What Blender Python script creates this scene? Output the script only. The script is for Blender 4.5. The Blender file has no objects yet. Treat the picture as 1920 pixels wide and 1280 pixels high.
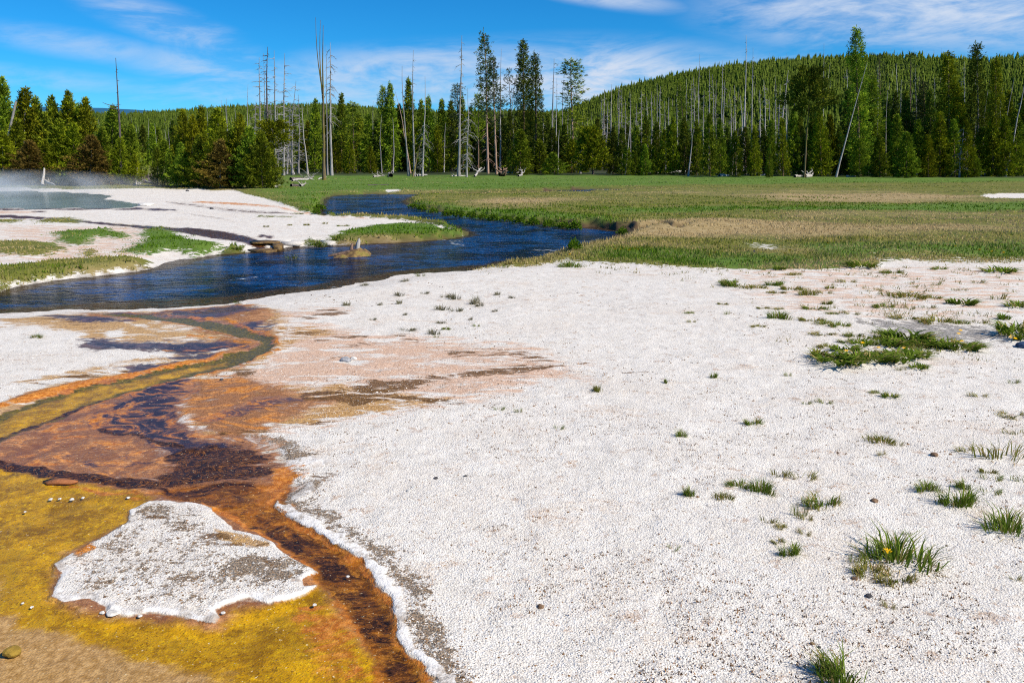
import bpy, math, random
import numpy as np
from mathutils import Vector, Matrix, Euler

random.seed(7)
rng = np.random.default_rng(11)
scene = bpy.context.scene
COL = scene.collection

# ------------------------------------------------------------------ camera
CAM_H = 3.0
F = 28.0 / 36.0 * 1920.0
TH = math.atan((640 - 296) / F)
cam_d = bpy.data.cameras.new('camera'); cam_d.lens = 28.0; cam_d.sensor_width = 36.0
cam_d.clip_start = 0.1; cam_d.clip_end = 20000
cam = bpy.data.objects.new('camera', cam_d); COL.objects.link(cam)
cam.location = (0, 0, CAM_H); cam.rotation_euler = (math.pi / 2 - TH, 0, 0)
scene.camera = cam

# ------------------------------------------------------------------ sun, sky, exposure
SUN_AZ, SUN_EL = math.radians(114), math.radians(43)
sun_dir = Vector((math.cos(SUN_EL) * math.sin(SUN_AZ), math.cos(SUN_EL) * math.cos(SUN_AZ), math.sin(SUN_EL)))
sd = bpy.data.lights.new('sun', 'SUN'); sd.energy = 5.0; sd.angle = math.radians(0.5); sd.color = (1.0, 0.92, 0.79)
so = bpy.data.objects.new('sun', sd); COL.objects.link(so)
so.rotation_euler = sun_dir.to_track_quat('Z', 'Y').to_euler(); so.location = (60, 0, 60)

scene.view_settings.view_transform = 'Standard'
scene.view_settings.look = 'None'
scene.view_settings.exposure = 0.30
scene.view_settings.gamma = 1.0
scene.view_settings.use_curve_mapping = False
scene.cycles.use_denoising = False
scene.cycles.filter_width = 1.1
scene.cycles.sample_clamp_direct = 1.3
scene.cycles.sample_clamp_indirect = 1.0
scene.cycles.max_bounces = 8
scene.cycles.transparent_max_bounces = 12
scene.cycles.volume_step_rate = 2.0
scene.cycles.volume_bounces = 2


# ------------------------------------------------------------------ shader helper
class NB:
    """small helper for node trees"""
    def __init__(self, nt):
        self.nt = nt
        for n in list(nt.nodes):
            nt.nodes.remove(n)

    def n(self, typ, ins=None, **props):
        nd = self.nt.nodes.new(typ)
        for k, v in props.items():
            setattr(nd, k, v)
        for k, v in (ins or {}).items():
            self.set(nd.inputs[k], v)
        return nd

    def set(self, sock, v):
        if isinstance(v, bpy.types.NodeSocket):
            self.nt.links.new(v, sock)
        elif v is not None:
            if sock.type == 'RGBA' and isinstance(v, (tuple, list)) and len(v) == 3:
                v = (*v, 1.0)
            sock.default_value = v

    def m(self, op, a, b=None, c=None, clamp=False):
        nd = self.n('ShaderNodeMath', operation=op, use_clamp=clamp)
        for i, v in enumerate((a, b, c)):
            if v is not None:
                self.set(nd.inputs[i], v)
        return nd.outputs[0]

    def vm(self, op, a, b=None):
        nd = self.n('ShaderNodeVectorMath', operation=op)
        self.set(nd.inputs[0], a)
        if b is not None:
            self.set(nd.inputs[1], b)
        return nd.outputs[0]

    def mix(self, f, a, b, blend='MIX'):
        nd = self.n('ShaderNodeMix', data_type='RGBA', blend_type=blend)
        self.set(nd.inputs[0], f); self.set(nd.inputs[6], a); self.set(nd.inputs[7], b)
        return nd.outputs[2]

    def ss(self, x, lo, hi, a=0.0, b=1.0):
        nd = self.n('ShaderNodeMapRange', interpolation_type='SMOOTHSTEP')
        for i, v in enumerate((x, lo, hi, a, b)):
            self.set(nd.inputs[i], v)
        return nd.outputs[0]

    def noise(self, vec, scale, detail=3.0, rough=0.55, dist=0.0):
        nd = self.n('ShaderNodeTexNoise', {'Scale': scale, 'Detail': detail, 'Roughness': rough, 'Distortion': dist})
        self.set(nd.inputs['Vector'], vec)
        return nd.outputs[0]

    def attr(self, name):
        nd = self.n('ShaderNodeAttribute', attribute_name=name)
        sp = self.n('ShaderNodeSeparateColor', {0: nd.outputs['Color']})
        return sp.outputs[0], sp.outputs[1], sp.outputs[2], nd.outputs['Alpha'], nd.outputs['Color']


def new_mat(name):
    m = bpy.data.materials.new(name); m.use_nodes = True
    return m, NB(m.node_tree)


def finish(b, shader, vol=None):
    o = b.n('ShaderNodeOutputMaterial')
    if shader is not None:
        b.nt.links.new(shader, o.inputs['Surface'])
    if vol is not None:
        b.nt.links.new(vol, o.inputs['Volume'])


# ------------------------------------------------------------------ world: clear blue sky with thin high cloud
world = bpy.data.worlds.new('World'); scene.world = world; world.use_nodes = True
b = NB(world.node_tree)
sky = b.n('ShaderNodeTexSky', sky_type='NISHITA', sun_disc=False, sun_elevation=SUN_EL, sun_rotation=SUN_AZ,
          altitude=2200.0, air_density=1.0, dust_density=0.4, ozone_density=2.5)
geo = b.n('ShaderNodeNewGeometry')
dirv = b.vm('NORMALIZE', b.n('ShaderNodeTexCoord').outputs['Generated'])
sx = b.n('ShaderNodeSeparateXYZ', {0: dirv})
az = b.m('ARCTAN2', sx.outputs[0], sx.outputs[1])
el = b.m('ARCSINE', sx.outputs[2])


def blob(a0, e0, ra, re, tilt=0.0, pw=1.0):
    """soft elongated cloud bank at azimuth a0, elevation e0 (degrees)"""
    da = b.m('SUBTRACT', az, math.radians(a0)); de = b.m('SUBTRACT', el, math.radians(e0))
    de = b.m('SUBTRACT', de, b.m('MULTIPLY', da, tilt))
    u = b.m('DIVIDE', da, math.radians(ra)); v = b.m('DIVIDE', de, math.radians(re))
    d = b.m('SQRT', b.m('ADD', b.m('MULTIPLY', u, u), b.m('MULTIPLY', v, v)))
    return b.m('MULTIPLY', b.ss(d, 1.0, 0.15), pw)


# domain for streaky cirrus: stretched along azimuth
cv = b.n('ShaderNodeCombineXYZ', {0: b.m('MULTIPLY', az, 1.0), 1: b.m('MULTIPLY', b.m('ADD', el, b.m('MULTIPLY', az, -0.05)), 4.0), 2: 0.3})
wisp = b.noise(cv.outputs[0], 7.0, 8.0, 0.62, 0.6)
wisp2 = b.noise(cv.outputs[0], 2.2, 4.0, 0.5, 0.2)
fine = b.noise(cv.outputs[0], 26.0, 5.0, 0.6, 0.5)
banks = [blob(-6, 5.4, 15, 2.8, 0.05, 1.0), blob(4, 5.0, 18, 3.6, 0.0, 1.3), blob(13, 4.4, 11, 3.2, 0.10, 1.0),
         blob(24, 9.0, 15, 3.8, -.06, 1.1), blob(33, 8.4, 16, 3.4, 0.0, 1.1), blob(5.5, 10.5, 8.0, 1.0, -0.16, .85),
         blob(18, 11.6, 15, 2.4, -.12, .95),
         blob(-22, 8.0, 7, 1.7, -0.28, .70), blob(-19, 5.6, 9, 1.6, -.08, .68), blob(-27, 6.6, 9, 1.2, -.1, .5), blob(-30, 4.6, 10, 1.0, -.05, .4),
         blob(-12, 4.0, 18, 2.2, 0.02, .75)]
tot = banks[0]
for x in banks[1:]:
    tot = b.m('MAXIMUM', tot, x)
# elsewhere in the sky the same thin cirrus drifts in loose banks
other = b.m('MULTIPLY', b.ss(wisp2, 0.54, 0.74), b.ss(el, math.radians(13), math.radians(20)))
tot = b.m('MAXIMUM', tot, b.m('MULTIPLY', other, .8))
mod = b.m('ADD', b.m('MULTIPLY', wisp, .85), b.m('MULTIPLY', fine, .25))
cl = b.m('MULTIPLY', tot, b.ss(mod, 0.40, 0.72))
cl = b.m('ADD', cl, b.m('MULTIPLY', b.m('POWER', tot, 1.5), .16))
low = b.ss(el, math.radians(6.5), math.radians(0.5), 0, .2)
cl = b.m('MAXIMUM', cl, low)
cl = b.m('MULTIPLY', cl, 0.80, clamp=True)
hs = b.n('ShaderNodeHueSaturation', {'Hue': 0.49, 'Saturation': 1.28, 'Value': 1.0, 'Color': sky.outputs[0]})
skyc = b.mix(1.0, hs.outputs[0], (0.20, 0.88, 1.28, 1), 'MULTIPLY')
skyc = b.mix(cl, skyc, (6.0, 6.9, 8.4, 1))
bg = b.n('ShaderNodeBackground', {'Color': skyc, 'Strength': 0.085})
ow = b.n('ShaderNodeOutputWorld'); world.node_tree.links.new(bg.outputs[0], ow.inputs[0])


# ------------------------------------------------------------------ pixel <-> ground geometry
def ray(u, v):
    x = (u - 960.0) / F; y = (640.0 - v) / F
    return np.array([x, math.cos(TH) + y * math.sin(TH), -math.sin(TH) + y * math.cos(TH)])


def G(u, v, z=0.0):
    """ground point (x, y) seen at photo pixel u, v on the level z"""
    d = ray(u, v); t = (z - CAM_H) / d[2]
    return np.array([d[0] * t, d[1] * t])


def GP(pts, z=0.0):
    return np.array([G(u, v, z) for u, v in pts])


def at_depth(u, v, Y):
    d = ray(u, v); t = Y / d[1]
    return Vector((d[0] * t, Y, CAM_H + d[2] * t))


# ------------------------------------------------------------------ numpy noise
def _hash(ix, iy, seed):
    h = (ix.astype(np.int64) * 374761393 + iy.astype(np.int64) * 668265263 + seed * 974634777) & 0xFFFFFFFF
    h = ((h ^ (h >> 13)) * 1274126177) & 0xFFFFFFFF
    return ((h ^ (h >> 16)) & 0xFFFFFF) / float(0xFFFFFF)


def vnoise(x, y, seed=0):
    ix = np.floor(x); iy = np.floor(y); fx = x - ix; fy = y - iy
    fx = fx * fx * (3 - 2 * fx); fy = fy * fy * (3 - 2 * fy)
    a = _hash(ix, iy, seed); c = _hash(ix + 1, iy, seed); d = _hash(ix, iy + 1, seed); e = _hash(ix + 1, iy + 1, seed)
    return (a + (c - a) * fx) * (1 - fy) + (d + (e - d) * fx) * fy - 0.5


def fbm(x, y, wl, octs, gain=0.5, seed=0):
    s = np.zeros_like(x); a = 1.0; w = wl
    for k in range(octs):
        s += a * vnoise(x / w, y / w, seed + k * 17); a *= gain; w *= 0.5
    return s


def sstep(x, a, b):
    t = np.clip((x - a) / (b - a), 0, 1)
    return t * t * (3 - 2 * t)


def sd_poly(px, py, poly):
    d2 = np.full(px.shape, 1e18); inside = np.zeros(px.shape, bool)
    n = len(poly)
    for i in range(n):
        ax, ay = poly[i]; bx, by = poly[(i + 1) % n]
        ex, ey = bx - ax, by - ay
        wx, wy = px - ax, py - ay
        t = np.clip((wx * ex + wy * ey) / (ex * ex + ey * ey + 1e-12), 0, 1)
        dx = wx - ex * t; dy = wy - ey * t
        np.minimum(d2, dx * dx + dy * dy, out=d2)
        c = (ay > py) != (by > py)
        if by != ay:
            inside ^= c & (px < (bx - ax) * (py - ay) / (by - ay) + ax)
    d = np.sqrt(d2)
    return np.where(inside, -d, d)


def ribbon(pts):
    """pts: (u, v, half width in photo pixels) -> outline polygon in pixels"""
    P = np.array([(p[0], p[1]) for p in pts], float); W = [p[2] for p in pts]
    L, R = [], []
    for i in range(len(P)):
        t = P[min(i + 1, len(P) - 1)] - P[max(i - 1, 0)]
        n = np.array([-t[1], t[0]]) / (np.hypot(*t) + 1e-9)
        L.append(P[i] + n * W[i]); R.append(P[i] - n * W[i])
    return [tuple(p) for p in L + R[::-1]]


# ------------------------------------------------------------------ object helpers
def tag(o, label=None, cat=None, group=None, kind=None):
    if label: o['label'] = label
    if cat: o['category'] = cat
    if group: o['group'] = group
    if kind: o['kind'] = kind
    return o


def mesh_np(name, V, Fc, mat=None, smooth=False, attrs=None, uvs=None):
    """V (n,3) array, Fc (m,k) int array or list of arrays"""
    me = bpy.data.meshes.new(name)
    V = np.asarray(V, np.float32)
    if isinstance(Fc, np.ndarray):
        Fc = [Fc]
    Fc = [f for f in Fc if len(f)]
    loops = np.concatenate([f.ravel() for f in Fc]).astype(np.int32)
    tot = np.concatenate([np.full(len(f), f.shape[1], np.int32) for f in Fc])
    start = np.concatenate([[0], np.cumsum(tot)[:-1]]).astype(np.int32)
    me.vertices.add(len(V)); me.vertices.foreach_set('co', V.ravel())
    me.loops.add(len(loops)); me.loops.foreach_set('vertex_index', loops)
    me.polygons.add(len(tot)); me.polygons.foreach_set('loop_start', start); me.polygons.foreach_set('loop_total', tot)
    if smooth:
        me.polygons.foreach_set('use_smooth', np.ones(len(tot), bool))
    for k, a in (attrs or {}).items():
        at = me.attributes.new(k, 'FLOAT_COLOR', 'POINT')
        at.data.foreach_set('color', np.asarray(a, np.float32).ravel())
    me.update(calc_edges=True)
    if mat is not None:
        me.materials.append(mat)
    return me


def obj(name, me, parent=None, loc=None):
    o = bpy.data.objects.new(name, me); COL.objects.link(o)
    if parent is not None: o.parent = parent
    if loc is not None: o.location = loc
    return o


def empty(name, loc, rz=0.0):
    o = bpy.data.objects.new(name, None); COL.objects.link(o)
    o.location = loc; o.rotation_euler = (0, 0, rz); o.empty_display_size = 0.3
    return o
# ================================================================== GROUND
# polar sheet centred below the camera, fine where the ground is near
azs = np.radians(np.concatenate([np.linspace(-75, -41.5, 18), np.linspace(-40.5, 40.5, 716), np.linspace(41.5, 75, 18)]))
rs = np.concatenate([np.linspace(0.4, 2.7, 8), 1.0 / np.linspace(1 / 3.0, 1 / 170.0, 650), np.geomspace(178, 6000, 42)])
NA, NR = len(azs), len(rs)
A2, R2 = np.meshgrid(azs, rs)                       # rows = distance
X = (R2 * np.sin(A2)).ravel(); Y = (R2 * np.cos(A2)).ravel(); Rr = R2.ravel()

# self-similar edge wander: several octaves, each only as strong as its own size
def wander(x, y, seed):
    return (0.10 * fbm(x, y, 2.6, 3, .5, seed) * 2.6 + 0.16 * fbm(x, y, .42, 4, .55, seed + 5) * .42 + .42 * fbm(x, y, .13, 2, .6, seed + 9) * .13 * np.clip(14 / np.hypot(x, y), 0, 1.6))
WX = wander(X, Y, 3); WY = wander(X, Y, 91)
fade = np.clip(Rr / 14.0, .3, 1.0)

CH = {}
def ch(n):
    if n not in CH: CH[n] = np.zeros(len(X))
    return CH[n]


def polyfield(poly_w, margin, warp=1.0):
    """signed distance to a world polygon on the vertices near it (index, distance)"""
    P = np.asarray(poly_w)
    lo = P.min(0) - margin - .5; hi = P.max(0) + margin + .5
    idx = np.nonzero((X > lo[0]) & (X < hi[0]) & (Y > lo[1]) & (Y < hi[1]))[0]
    if len(idx) == 0: return idx, np.zeros(0)
    return idx, sd_poly(X[idx] + WX[idx] * warp * fade[idx], Y[idx] + WY[idx] * warp * fade[idx], P)


def paint(name, pts, feather=4, val=1.0, warp=1.0, mode='max', z=0.0, world=False):
    P = np.asarray(pts) if world else GP(pts, z)
    r = np.median(np.hypot(P[:, 0], P[:, 1]))
    f = feather * math.sqrt((r / F) * (r * r / (F * CAM_H)))
    idx, d = polyfield(P, f * 2 + .3, warp)
    if len(idx) == 0: return
    v = sstep(d, f, -f) * val
    c = ch(name)
    if mode == 'max': c[idx] = np.maximum(c[idx], v)
    elif mode == 'add': c[idx] = np.clip(c[idx] + v, 0, 1.2)
    else: c[idx] *= (1 - v)


def both(names, pts, **k):
    for n, val in names: paint(n, pts, val=val, **k)


# ---- river outline (photo pixels -> ground points at about the water level)
river_near = [(-700, 640), (-300, 604), (-60, 587), (0, 584), (60, 580), (130, 575), (200, 571), (260, 570), (330, 567), (400, 563), (440, 559),
              (470, 554), (520, 547), (580, 540), (640, 530), (700, 520), (770, 509), (850, 503), (900, 499), (935, 496), (970, 489),
              (1010, 484), (1055, 478), (1090, 468), (1130, 459), (1158, 451), (1176, 442), (1184, 436)]
river_far = [(1176, 431), (1150, 430), (1120, 426), (1090, 424), (1050, 420), (1000, 414), (950, 408), (900, 403), (860, 399), (830, 394),
             (800, 390), (778, 384), (766, 377), (772, 371), (790, 368), (850, 365.5), (930, 364.3), (1000, 363), (1050, 361.3), (1100, 360),
             (1140, 359), (1185, 356.5), (1240, 355.6), (1240, 354), (1170, 353), (1110, 354), (1050, 356), (1000, 359), (930, 361.2), (850, 362.5), (760, 363),
             (700, 363), (650, 364), (615, 367), (602, 373), (597, 385), (588, 397), (600, 402), (640, 404), (700, 408), (740, 410),
             (780, 413), (840, 423), (869, 433), (867, 441), (830, 445), (780, 449), (720, 453), (660, 456), (620, 459), (560, 461),
             (520, 466), (480, 470), (440, 472), (390, 478), (340, 488), (290, 499), (240, 509), (180, 516), (120, 523), (60, 531),
             (20, 539), (0, 544), (-60, 553), (-300, 575), (-700, 600)]
river_poly = GP(river_near + river_far, -0.16)
sdR = np.full(len(X), 30.0)
i_, d_ = polyfield(river_poly, 12.0, .55)
sdR[i_] = d_

# ---- meadow / grass cover: everything except the white sinter flats
soil = ch('soil'); soil[:] = 1.0
s1 = np.vstack([GP([(u, v - 9) for u, v in river_near[:17]] + [(870, 503)]), GP([(898, 500), (935, 498), (1000, 490), (1060, 484), (1100, 491), (1150, 495), (1250, 498),
     (1350, 501), (1450, 503), (1550, 504), (1610, 501), (1640, 496), (1700, 491), (1790, 493), (1850, 495), (1920, 492), (2100, 491), (2700, 490)]),
     [(26, 12), (20, 0.1), (0, 0.05), (-20, 0.1), (-26, 9)]])
paint('soil', s1, feather=10, mode='cut', world=True, warp=2.0)
paint('soil', [(-700, 352), (-100, 351), (0, 351), (150, 355.5), (330, 354), (440, 357), (470, 365), (500, 372), (540, 385), (590, 396), (640, 403), (700, 407), (780, 412),
      (845, 423), (870, 436), (830, 447), (720, 456), (620, 462), (480, 473), (390, 481), (290, 502), (180, 519), (60, 534), (0, 547), (-100, 560), (-700, 605)],
      feather=4, mode='cut', warp=1.0)
paint('soil', [(1830, 367), (1880, 363), (2100, 363), (2100, 371), (1860, 372)], feather=2, mode='cut', warp=.5)
paint('soil', [(712, 358), (735, 356.3), (762, 357.6), (740, 359)], feather=1, mode='cut', warp=.3)
paint('soil', [(1390, 455), (1440, 458), (1480, 466), (1450, 473), (1400, 466)], feather=9, val=.5, mode='cut', warp=2.5)
paint('soil', [(1480, 505), (1560, 500), (1640, 484), (1960, 478), (1960, 500), (1700, 500), (1600, 510)], feather=34, val=.55, mode='cut', warp=3)
for g in ([(107, 434), (176, 430), (206, 427), (246, 441), (232, 448), (188, 444), (161, 459), (120, 457), (105, 440)],
          [(-60, 451), (47, 451), (105, 457), (127, 464), (79, 481), (28, 479), (-60, 470)],
          [(262, 430), (292, 427), (319, 436), (356, 446), (405, 459), (372, 472), (319, 466), (272, 474), (231, 470), (277, 451), (262, 442)],
          [(-300, 530), (-60, 505), (0, 502), (56, 494), (94, 487), (131, 489), (169, 483), (244, 478), (272, 484), (259, 495), (206, 500), (150, 507), (105, 511), (56, 519), (28, 523), (0, 538), (-300, 570)],
          [(158, 466), (180, 470), (178, 478), (150, 478)],
          [(-60, 410), (48, 411), (40, 417), (-60, 417)], [(80, 411), (140, 408), (162, 414), (150, 418), (90, 417)],
          [(628, 447), (650, 432), (700, 421), (760, 416), (820, 419), (868, 434), (830, 443), (760, 446), (640, 450)],
          [(583, 448), (600, 443), (616, 448), (600, 454)], [(405, 462), (450, 458), (455, 466), (410, 470)],
          [(490, 403), (545, 405), (545, 407), (495, 406)], [(1385, 492), (1600, 492), (1690, 482), (1640, 500), (1540, 505), (1420, 505)]):
    paint('soil', g, feather=10, warp=2.6)
for g in ([(1600, 630), (1680, 624), (1700, 640), (1830, 640), (1800, 652), (1700, 655), (1640, 642)], [(1530, 664), (1600, 655), (1720, 655), (1690, 670), (1560, 686)],
          [(1880, 612), (1960, 605), (1960, 630), (1895, 636)]):
    paint('soil', g, feather=12, val=.55, warp=1.2)

near_side = np.vstack([GP([(u, v - 12) for u, v in river_near[:24]] + [(1070, 492)], -.16), [(1.2, 14), (0, .1), (-60, .1)]])
ins = sd_poly(X, Y, near_side) < 0
soil[ins] *= sstep(X[ins] + 2.2 * fbm(X[ins], Y[ins], 1.4, 3, .6, 12), -1.2, 2.6)
# ---- dry straw and brown bands in the meadow
for p_, v_ in (([(1330, 366), (1480, 363), (1700, 364), (1860, 370), (1830, 377), (1700, 380), (1500, 378), (1400, 372)], 1.0),
               ([(1180, 362), (1400, 358), (1700, 358), (1700, 361), (1400, 364), (1200, 366)], .6),
               ([(1100, 372), (1000, 371), (870, 376), (840, 384), (930, 392), (1020, 390), (1080, 380)], .75),
               ([(1190, 425), (1240, 413), (1400, 412), (1560, 420), (1800, 424), (1960, 432), (1960, 438), (1700, 434), (1500, 442), (1340, 446), (1230, 443), (1160, 455), (1090, 470), (1180, 440)], .95),
               ([(1450, 403), (1700, 399), (1960, 405), (1960, 408), (1700, 406), (1500, 409)], .7),
               ([(900, 503), (930, 493), (1010, 483), (1090, 473), (1120, 466), (1110, 476), (1050, 486), (960, 497)], .7),
               ([(680, 357), (760, 354), (860, 355), (860, 359), (700, 361)], .6),
               ([(1250, 470), (1500, 462), (1960, 470), (1960, 484), (1600, 480)], .35),
               ([(30, 430), (100, 428), (105, 448), (40, 446)], .8),
               ([(280, 490), (150, 505), (30, 523), (0, 540), (30, 532), (160, 513), (270, 496)], .9),
               ([(640, 450), (700, 446), (866, 437), (866, 443), (720, 454), (640, 458)], .9),
               ([(380, 350), (460, 350), (480, 356), (400, 360)], .7)):
    paint('dry', p_, feather=24, val=v_ * .95, warp=3.0)
for p_ in ([(520, 322), (1960, 325), (1960, 341), (1500, 345), (1150, 350), (900, 356), (600, 362), (500, 350)], [(770, 378), (860, 396), (1000, 409), (1130, 420), (1180, 430), (1140, 412), (1000, 398), (860, 388)], [(1120, 488), (1350, 500), (1560, 503), (1600, 490), (1400, 476), (1240, 470), (1120, 474)],
           [(1960, 378), (1700, 386), (1400, 388), (1150, 392), (1150, 400), (1500, 396), (1960, 398)], [(1500, 460), (1960, 452), (1960, 480), (1700, 478), (1560, 490)], [(470, 355), (640, 345), (640, 385), (590, 398), (520, 370)], [(200, 425), (420, 440), (410, 476), (220, 475)], [(90, 425), (260, 425), (240, 450), (100, 460)], [(640, 440), (700, 414), (870, 420), (860, 436)]):
    paint('lush', p_, feather=16, val=.9, warp=3.0)

paint('edge', ribbon([(900, 506, 4), (960, 499, 6), (1060, 490, 9), (1150, 500, 12), (1300, 506, 13), (1450, 511, 15), (1560, 514, 16), (1640, 500, 18), (1750, 498, 18), (1960, 505, 20)]), feather=12, warp=2)
# ---- mineral and microbial colours of the runoff (mats and crusts, plus painted sky reflection)
# wide tan staining beside the channel
paint('tan', [(455, 580), (540, 575), (640, 580), (640, 590), (560, 600), (600, 612), (700, 625), (790, 640), (900, 655), (1010, 672), (1105, 682), (1070, 700), (950, 716),
      (880, 742), (760, 764), (640, 784), (520, 800), (430, 815), (380, 800), (370, 750), (420, 700), (500, 672), (530, 640), (470, 610)], feather=46, val=.62, warp=3.0)
paint('tan', [(720, 700), (900, 690), (1100, 690), (1060, 705), (950, 722), (870, 740), (700, 745)], feather=30, val=.62, warp=3.0)
paint('tan', [(1350, 500), (1960, 500), (1960, 590), (1800, 600), (1500, 590)], feather=40, val=.34, warp=2)
paint('tan', [(0, 420), (300, 425), (260, 480), (0, 505)], feather=14, val=.42, warp=2)
paint('tan', [(-60, 395), (60, 394), (65, 399), (-60, 400)], feather=3, val=.6)
paint('gold', [(60, 588), (110, 595), (240, 598), (305, 612), (350, 622), (350, 632), (250, 634), (160, 620), (70, 612), (0, 612), (0, 590)], feather=12, val=.95, warp=1.6)
paint('gold', [(200, 680), (260, 668), (345, 660), (350, 672), (250, 690), (180, 705), (60, 722), (0, 735), (0, 722), (100, 702)], feather=9, val=.7, warp=1.6)
paint('gold', [(360, 790), (420, 745), (520, 722), (640, 715), (760, 730), (860, 745), (700, 775), (560, 792), (470, 806), (400, 812)], feather=16, val=.75, warp=2.0)
paint('gold', [(470, 600), (560, 606), (640, 624), (560, 640), (510, 650), (530, 630)], feather=12, val=.6, warp=2)
for p_, v_ in (([(640, 752, 4), (720, 745, 6), (820, 748, 5), (930, 757, 2)], .95), ([(690, 728, 5), (760, 716, 9), (800, 705, 5), (870, 700, 4), (960, 694, 5), (1040, 687, 3), (1100, 680, 2)], .95),
               ([(660, 735, 14), (700, 728, 17), (740, 728, 8)], 1.0), ([(575, 735, 10), (640, 738, 12), (700, 740, 8)], .75), ([(760, 690, 3), (840, 672, 3), (900, 662, 4), (970, 668, 6), (1040, 676, 4)], .5),
               ([(600, 640, 3), (700, 625, 3), (760, 630, 2)], .8), ([(500, 580, 1.5), (600, 582, 2), (650, 588, 3)], .9), ([(540, 600, 4), (600, 592, 4), (650, 586, 3)], .8), ([(640, 655, 4), (690, 648, 3), (740, 650, 2)], .8),
               ([(820, 662, 4), (880, 664, 3)], .8), ([(715, 640, 2), (780, 642, 3)], .7), ([(960, 640, 3), (1000, 642, 3)], .55), ([(600, 670, 3), (660, 672, 2)], .6), ([(400, 705, 5), (440, 698, 5), (475, 700, 4)], .9),
               ([(500, 620, 8), (560, 625, 6), (620, 622, 3)], .5), ([(430, 800, 4), (520, 796, 6), (640, 785, 4)], .5), ([(880, 672, 12), (980, 676, 10), (1040, 680, 4)], .33), ([(1165, 701, 2), (1230, 695, 2), (1290, 695, 1.5)], .5),
               ([(20, 735, 5), (120, 715, 5), (200, 702, 6), (230, 696, 4)], .6), ([(60, 596, 2), (140, 606, 4), (200, 622, 5)], .45)):
    paint('brown', ribbon(p_), feather=8, val=v_, warp=2.0)
paint('grey', [(1615, 598), (1700, 594), (1800, 605), (1880, 612), (1905, 632), (1850, 640), (1760, 630), (1660, 618)], feather=16, val=.85, warp=2.5)
paint('grey', [(1640, 612), (1760, 630), (1700, 640), (1640, 632)], feather=12, val=.5, warp=2.5)

paint('brown', ribbon([(0, 541, 3), (60, 529, 3), (120, 521, 2.5), (180, 514, 2.2), (240, 507, 2), (290, 497, 1.6), (330, 489, 1), (390, 477, 1), (450, 470, 1.5), (520, 464, 2), (620, 457, 2), (720, 452, 2), (800, 447, 2), (866, 440, 2)]), feather=3, val=1.0, warp=1.2)
paint('gold', ribbon([(540, 461, 1.5), (640, 455, 3), (720, 450, 3), (800, 446, 2.5)]), feather=3, val=.9, warp=1.2)
# channel system (shallow moving water over mats)
flat_a = [(-60, 830), (0, 812), (60, 790), (130, 764), (200, 742), (260, 728), (330, 712), (380, 716), (372, 735), (350, 760), (345, 785), (400, 805), (470, 808), (520, 822), (548, 842), (566, 868),
          (575, 890), (590, 900), (560, 935), (600, 985), (650, 1015), (690, 1050), (720, 1105), (738, 1160), (775, 1215), (820, 1275), (850, 1320), (700, 1400), (-300, 1400), (-300, 870)]
channel = ribbon([(-120, 842, 40), (-20, 806, 32), (60, 776, 28), (140, 747, 24), (220, 724, 19), (300, 706, 15), (370, 691, 13), (425, 677, 13), (465, 664, 14), (492, 650, 15), (503, 638, 15), (488, 626, 14),
                   (452, 616, 12), (420, 609, 10), (380, 603, 9), (330, 596, 8), (285, 590, 7), (235, 584, 7), (190, 578, 6), (150, 573, 5)])
channel2 = ribbon([(430, 612, 8), (415, 600, 9), (412, 588, 9), (425, 576, 7), (455, 566, 6), (470, 558, 5)])
pools_b = [(75, 588), (130, 586), (230, 590), (262, 600), (200, 604), (120, 600)]
pools_c = [(150, 632), (190, 628), (300, 636), (390, 628), (440, 640), (455, 652), (380, 658), (310, 652), (210, 650), (170, 644)]
pools_d = [(310, 664), (380, 656), (420, 662), (380, 676), (330, 678)]
pools_e = [(232, 690), (260, 682), (330, 682), (350, 688), (290, 698), (240, 700)]
pools_f = [(455, 602), (500, 598), (530, 606), (505, 618), (470, 616)]
pools_g = [(190, 575), (330, 570), (460, 560), (490, 572), (420, 590), (370, 596), (280, 584)]
pools_h = [(370, 780), (420, 765), (480, 742), (560, 738), (640, 728), (560, 748), (470, 768), (400, 790)]
WATER = [flat_a, channel, channel2, pools_b, pools_c, pools_d, pools_e, pools_f, pools_g]
wt = np.zeros(len(X))
for p_ in WATER:
    P = GP(p_); idx, d = polyfield(P, 1.0, 1.0)
    wt[idx] = np.maximum(wt[idx], sstep(d, .05, -.10))
for p_ in (flat_a, pools_b, pools_c, pools_d, pools_e, pools_f, pools_g, pools_h):
    paint('wet', p_, feather=7, warp=1.2)
paint('wet', channel, feather=3, warp=.8)

# warm underlayer so that no chalk shows between the mats
paint('flesh', flat_a, feather=16, val=.85, warp=2.2)
paint('flesh', [(345, 722), (440, 702), (520, 716), (600, 738), (640, 742), (560, 768), (500, 800), (540, 830), (470, 815), (380, 800), (345, 770)], feather=18, val=.8, warp=2.5)
fan = [(70, 584), (150, 575), (280, 569), (460, 558), (500, 570), (545, 600), (535, 650), (480, 690), (390, 720), (250, 735), (100, 770), (-60, 815), (-60, 772), (60, 735), (180, 700), (250, 690), (300, 672), (340, 655), (290, 640), (170, 640), (120, 612), (70, 600)]
paint('gold', fan, feather=14, val=.8, warp=2.2)
paint('flesh', [(160, 576), (300, 570), (460, 560), (500, 580), (525, 640), (480, 680), (390, 705), (330, 690), (420, 655), (300, 650), (420, 625), (300, 600), (170, 592)], feather=10, val=.8, warp=2.0)
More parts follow.
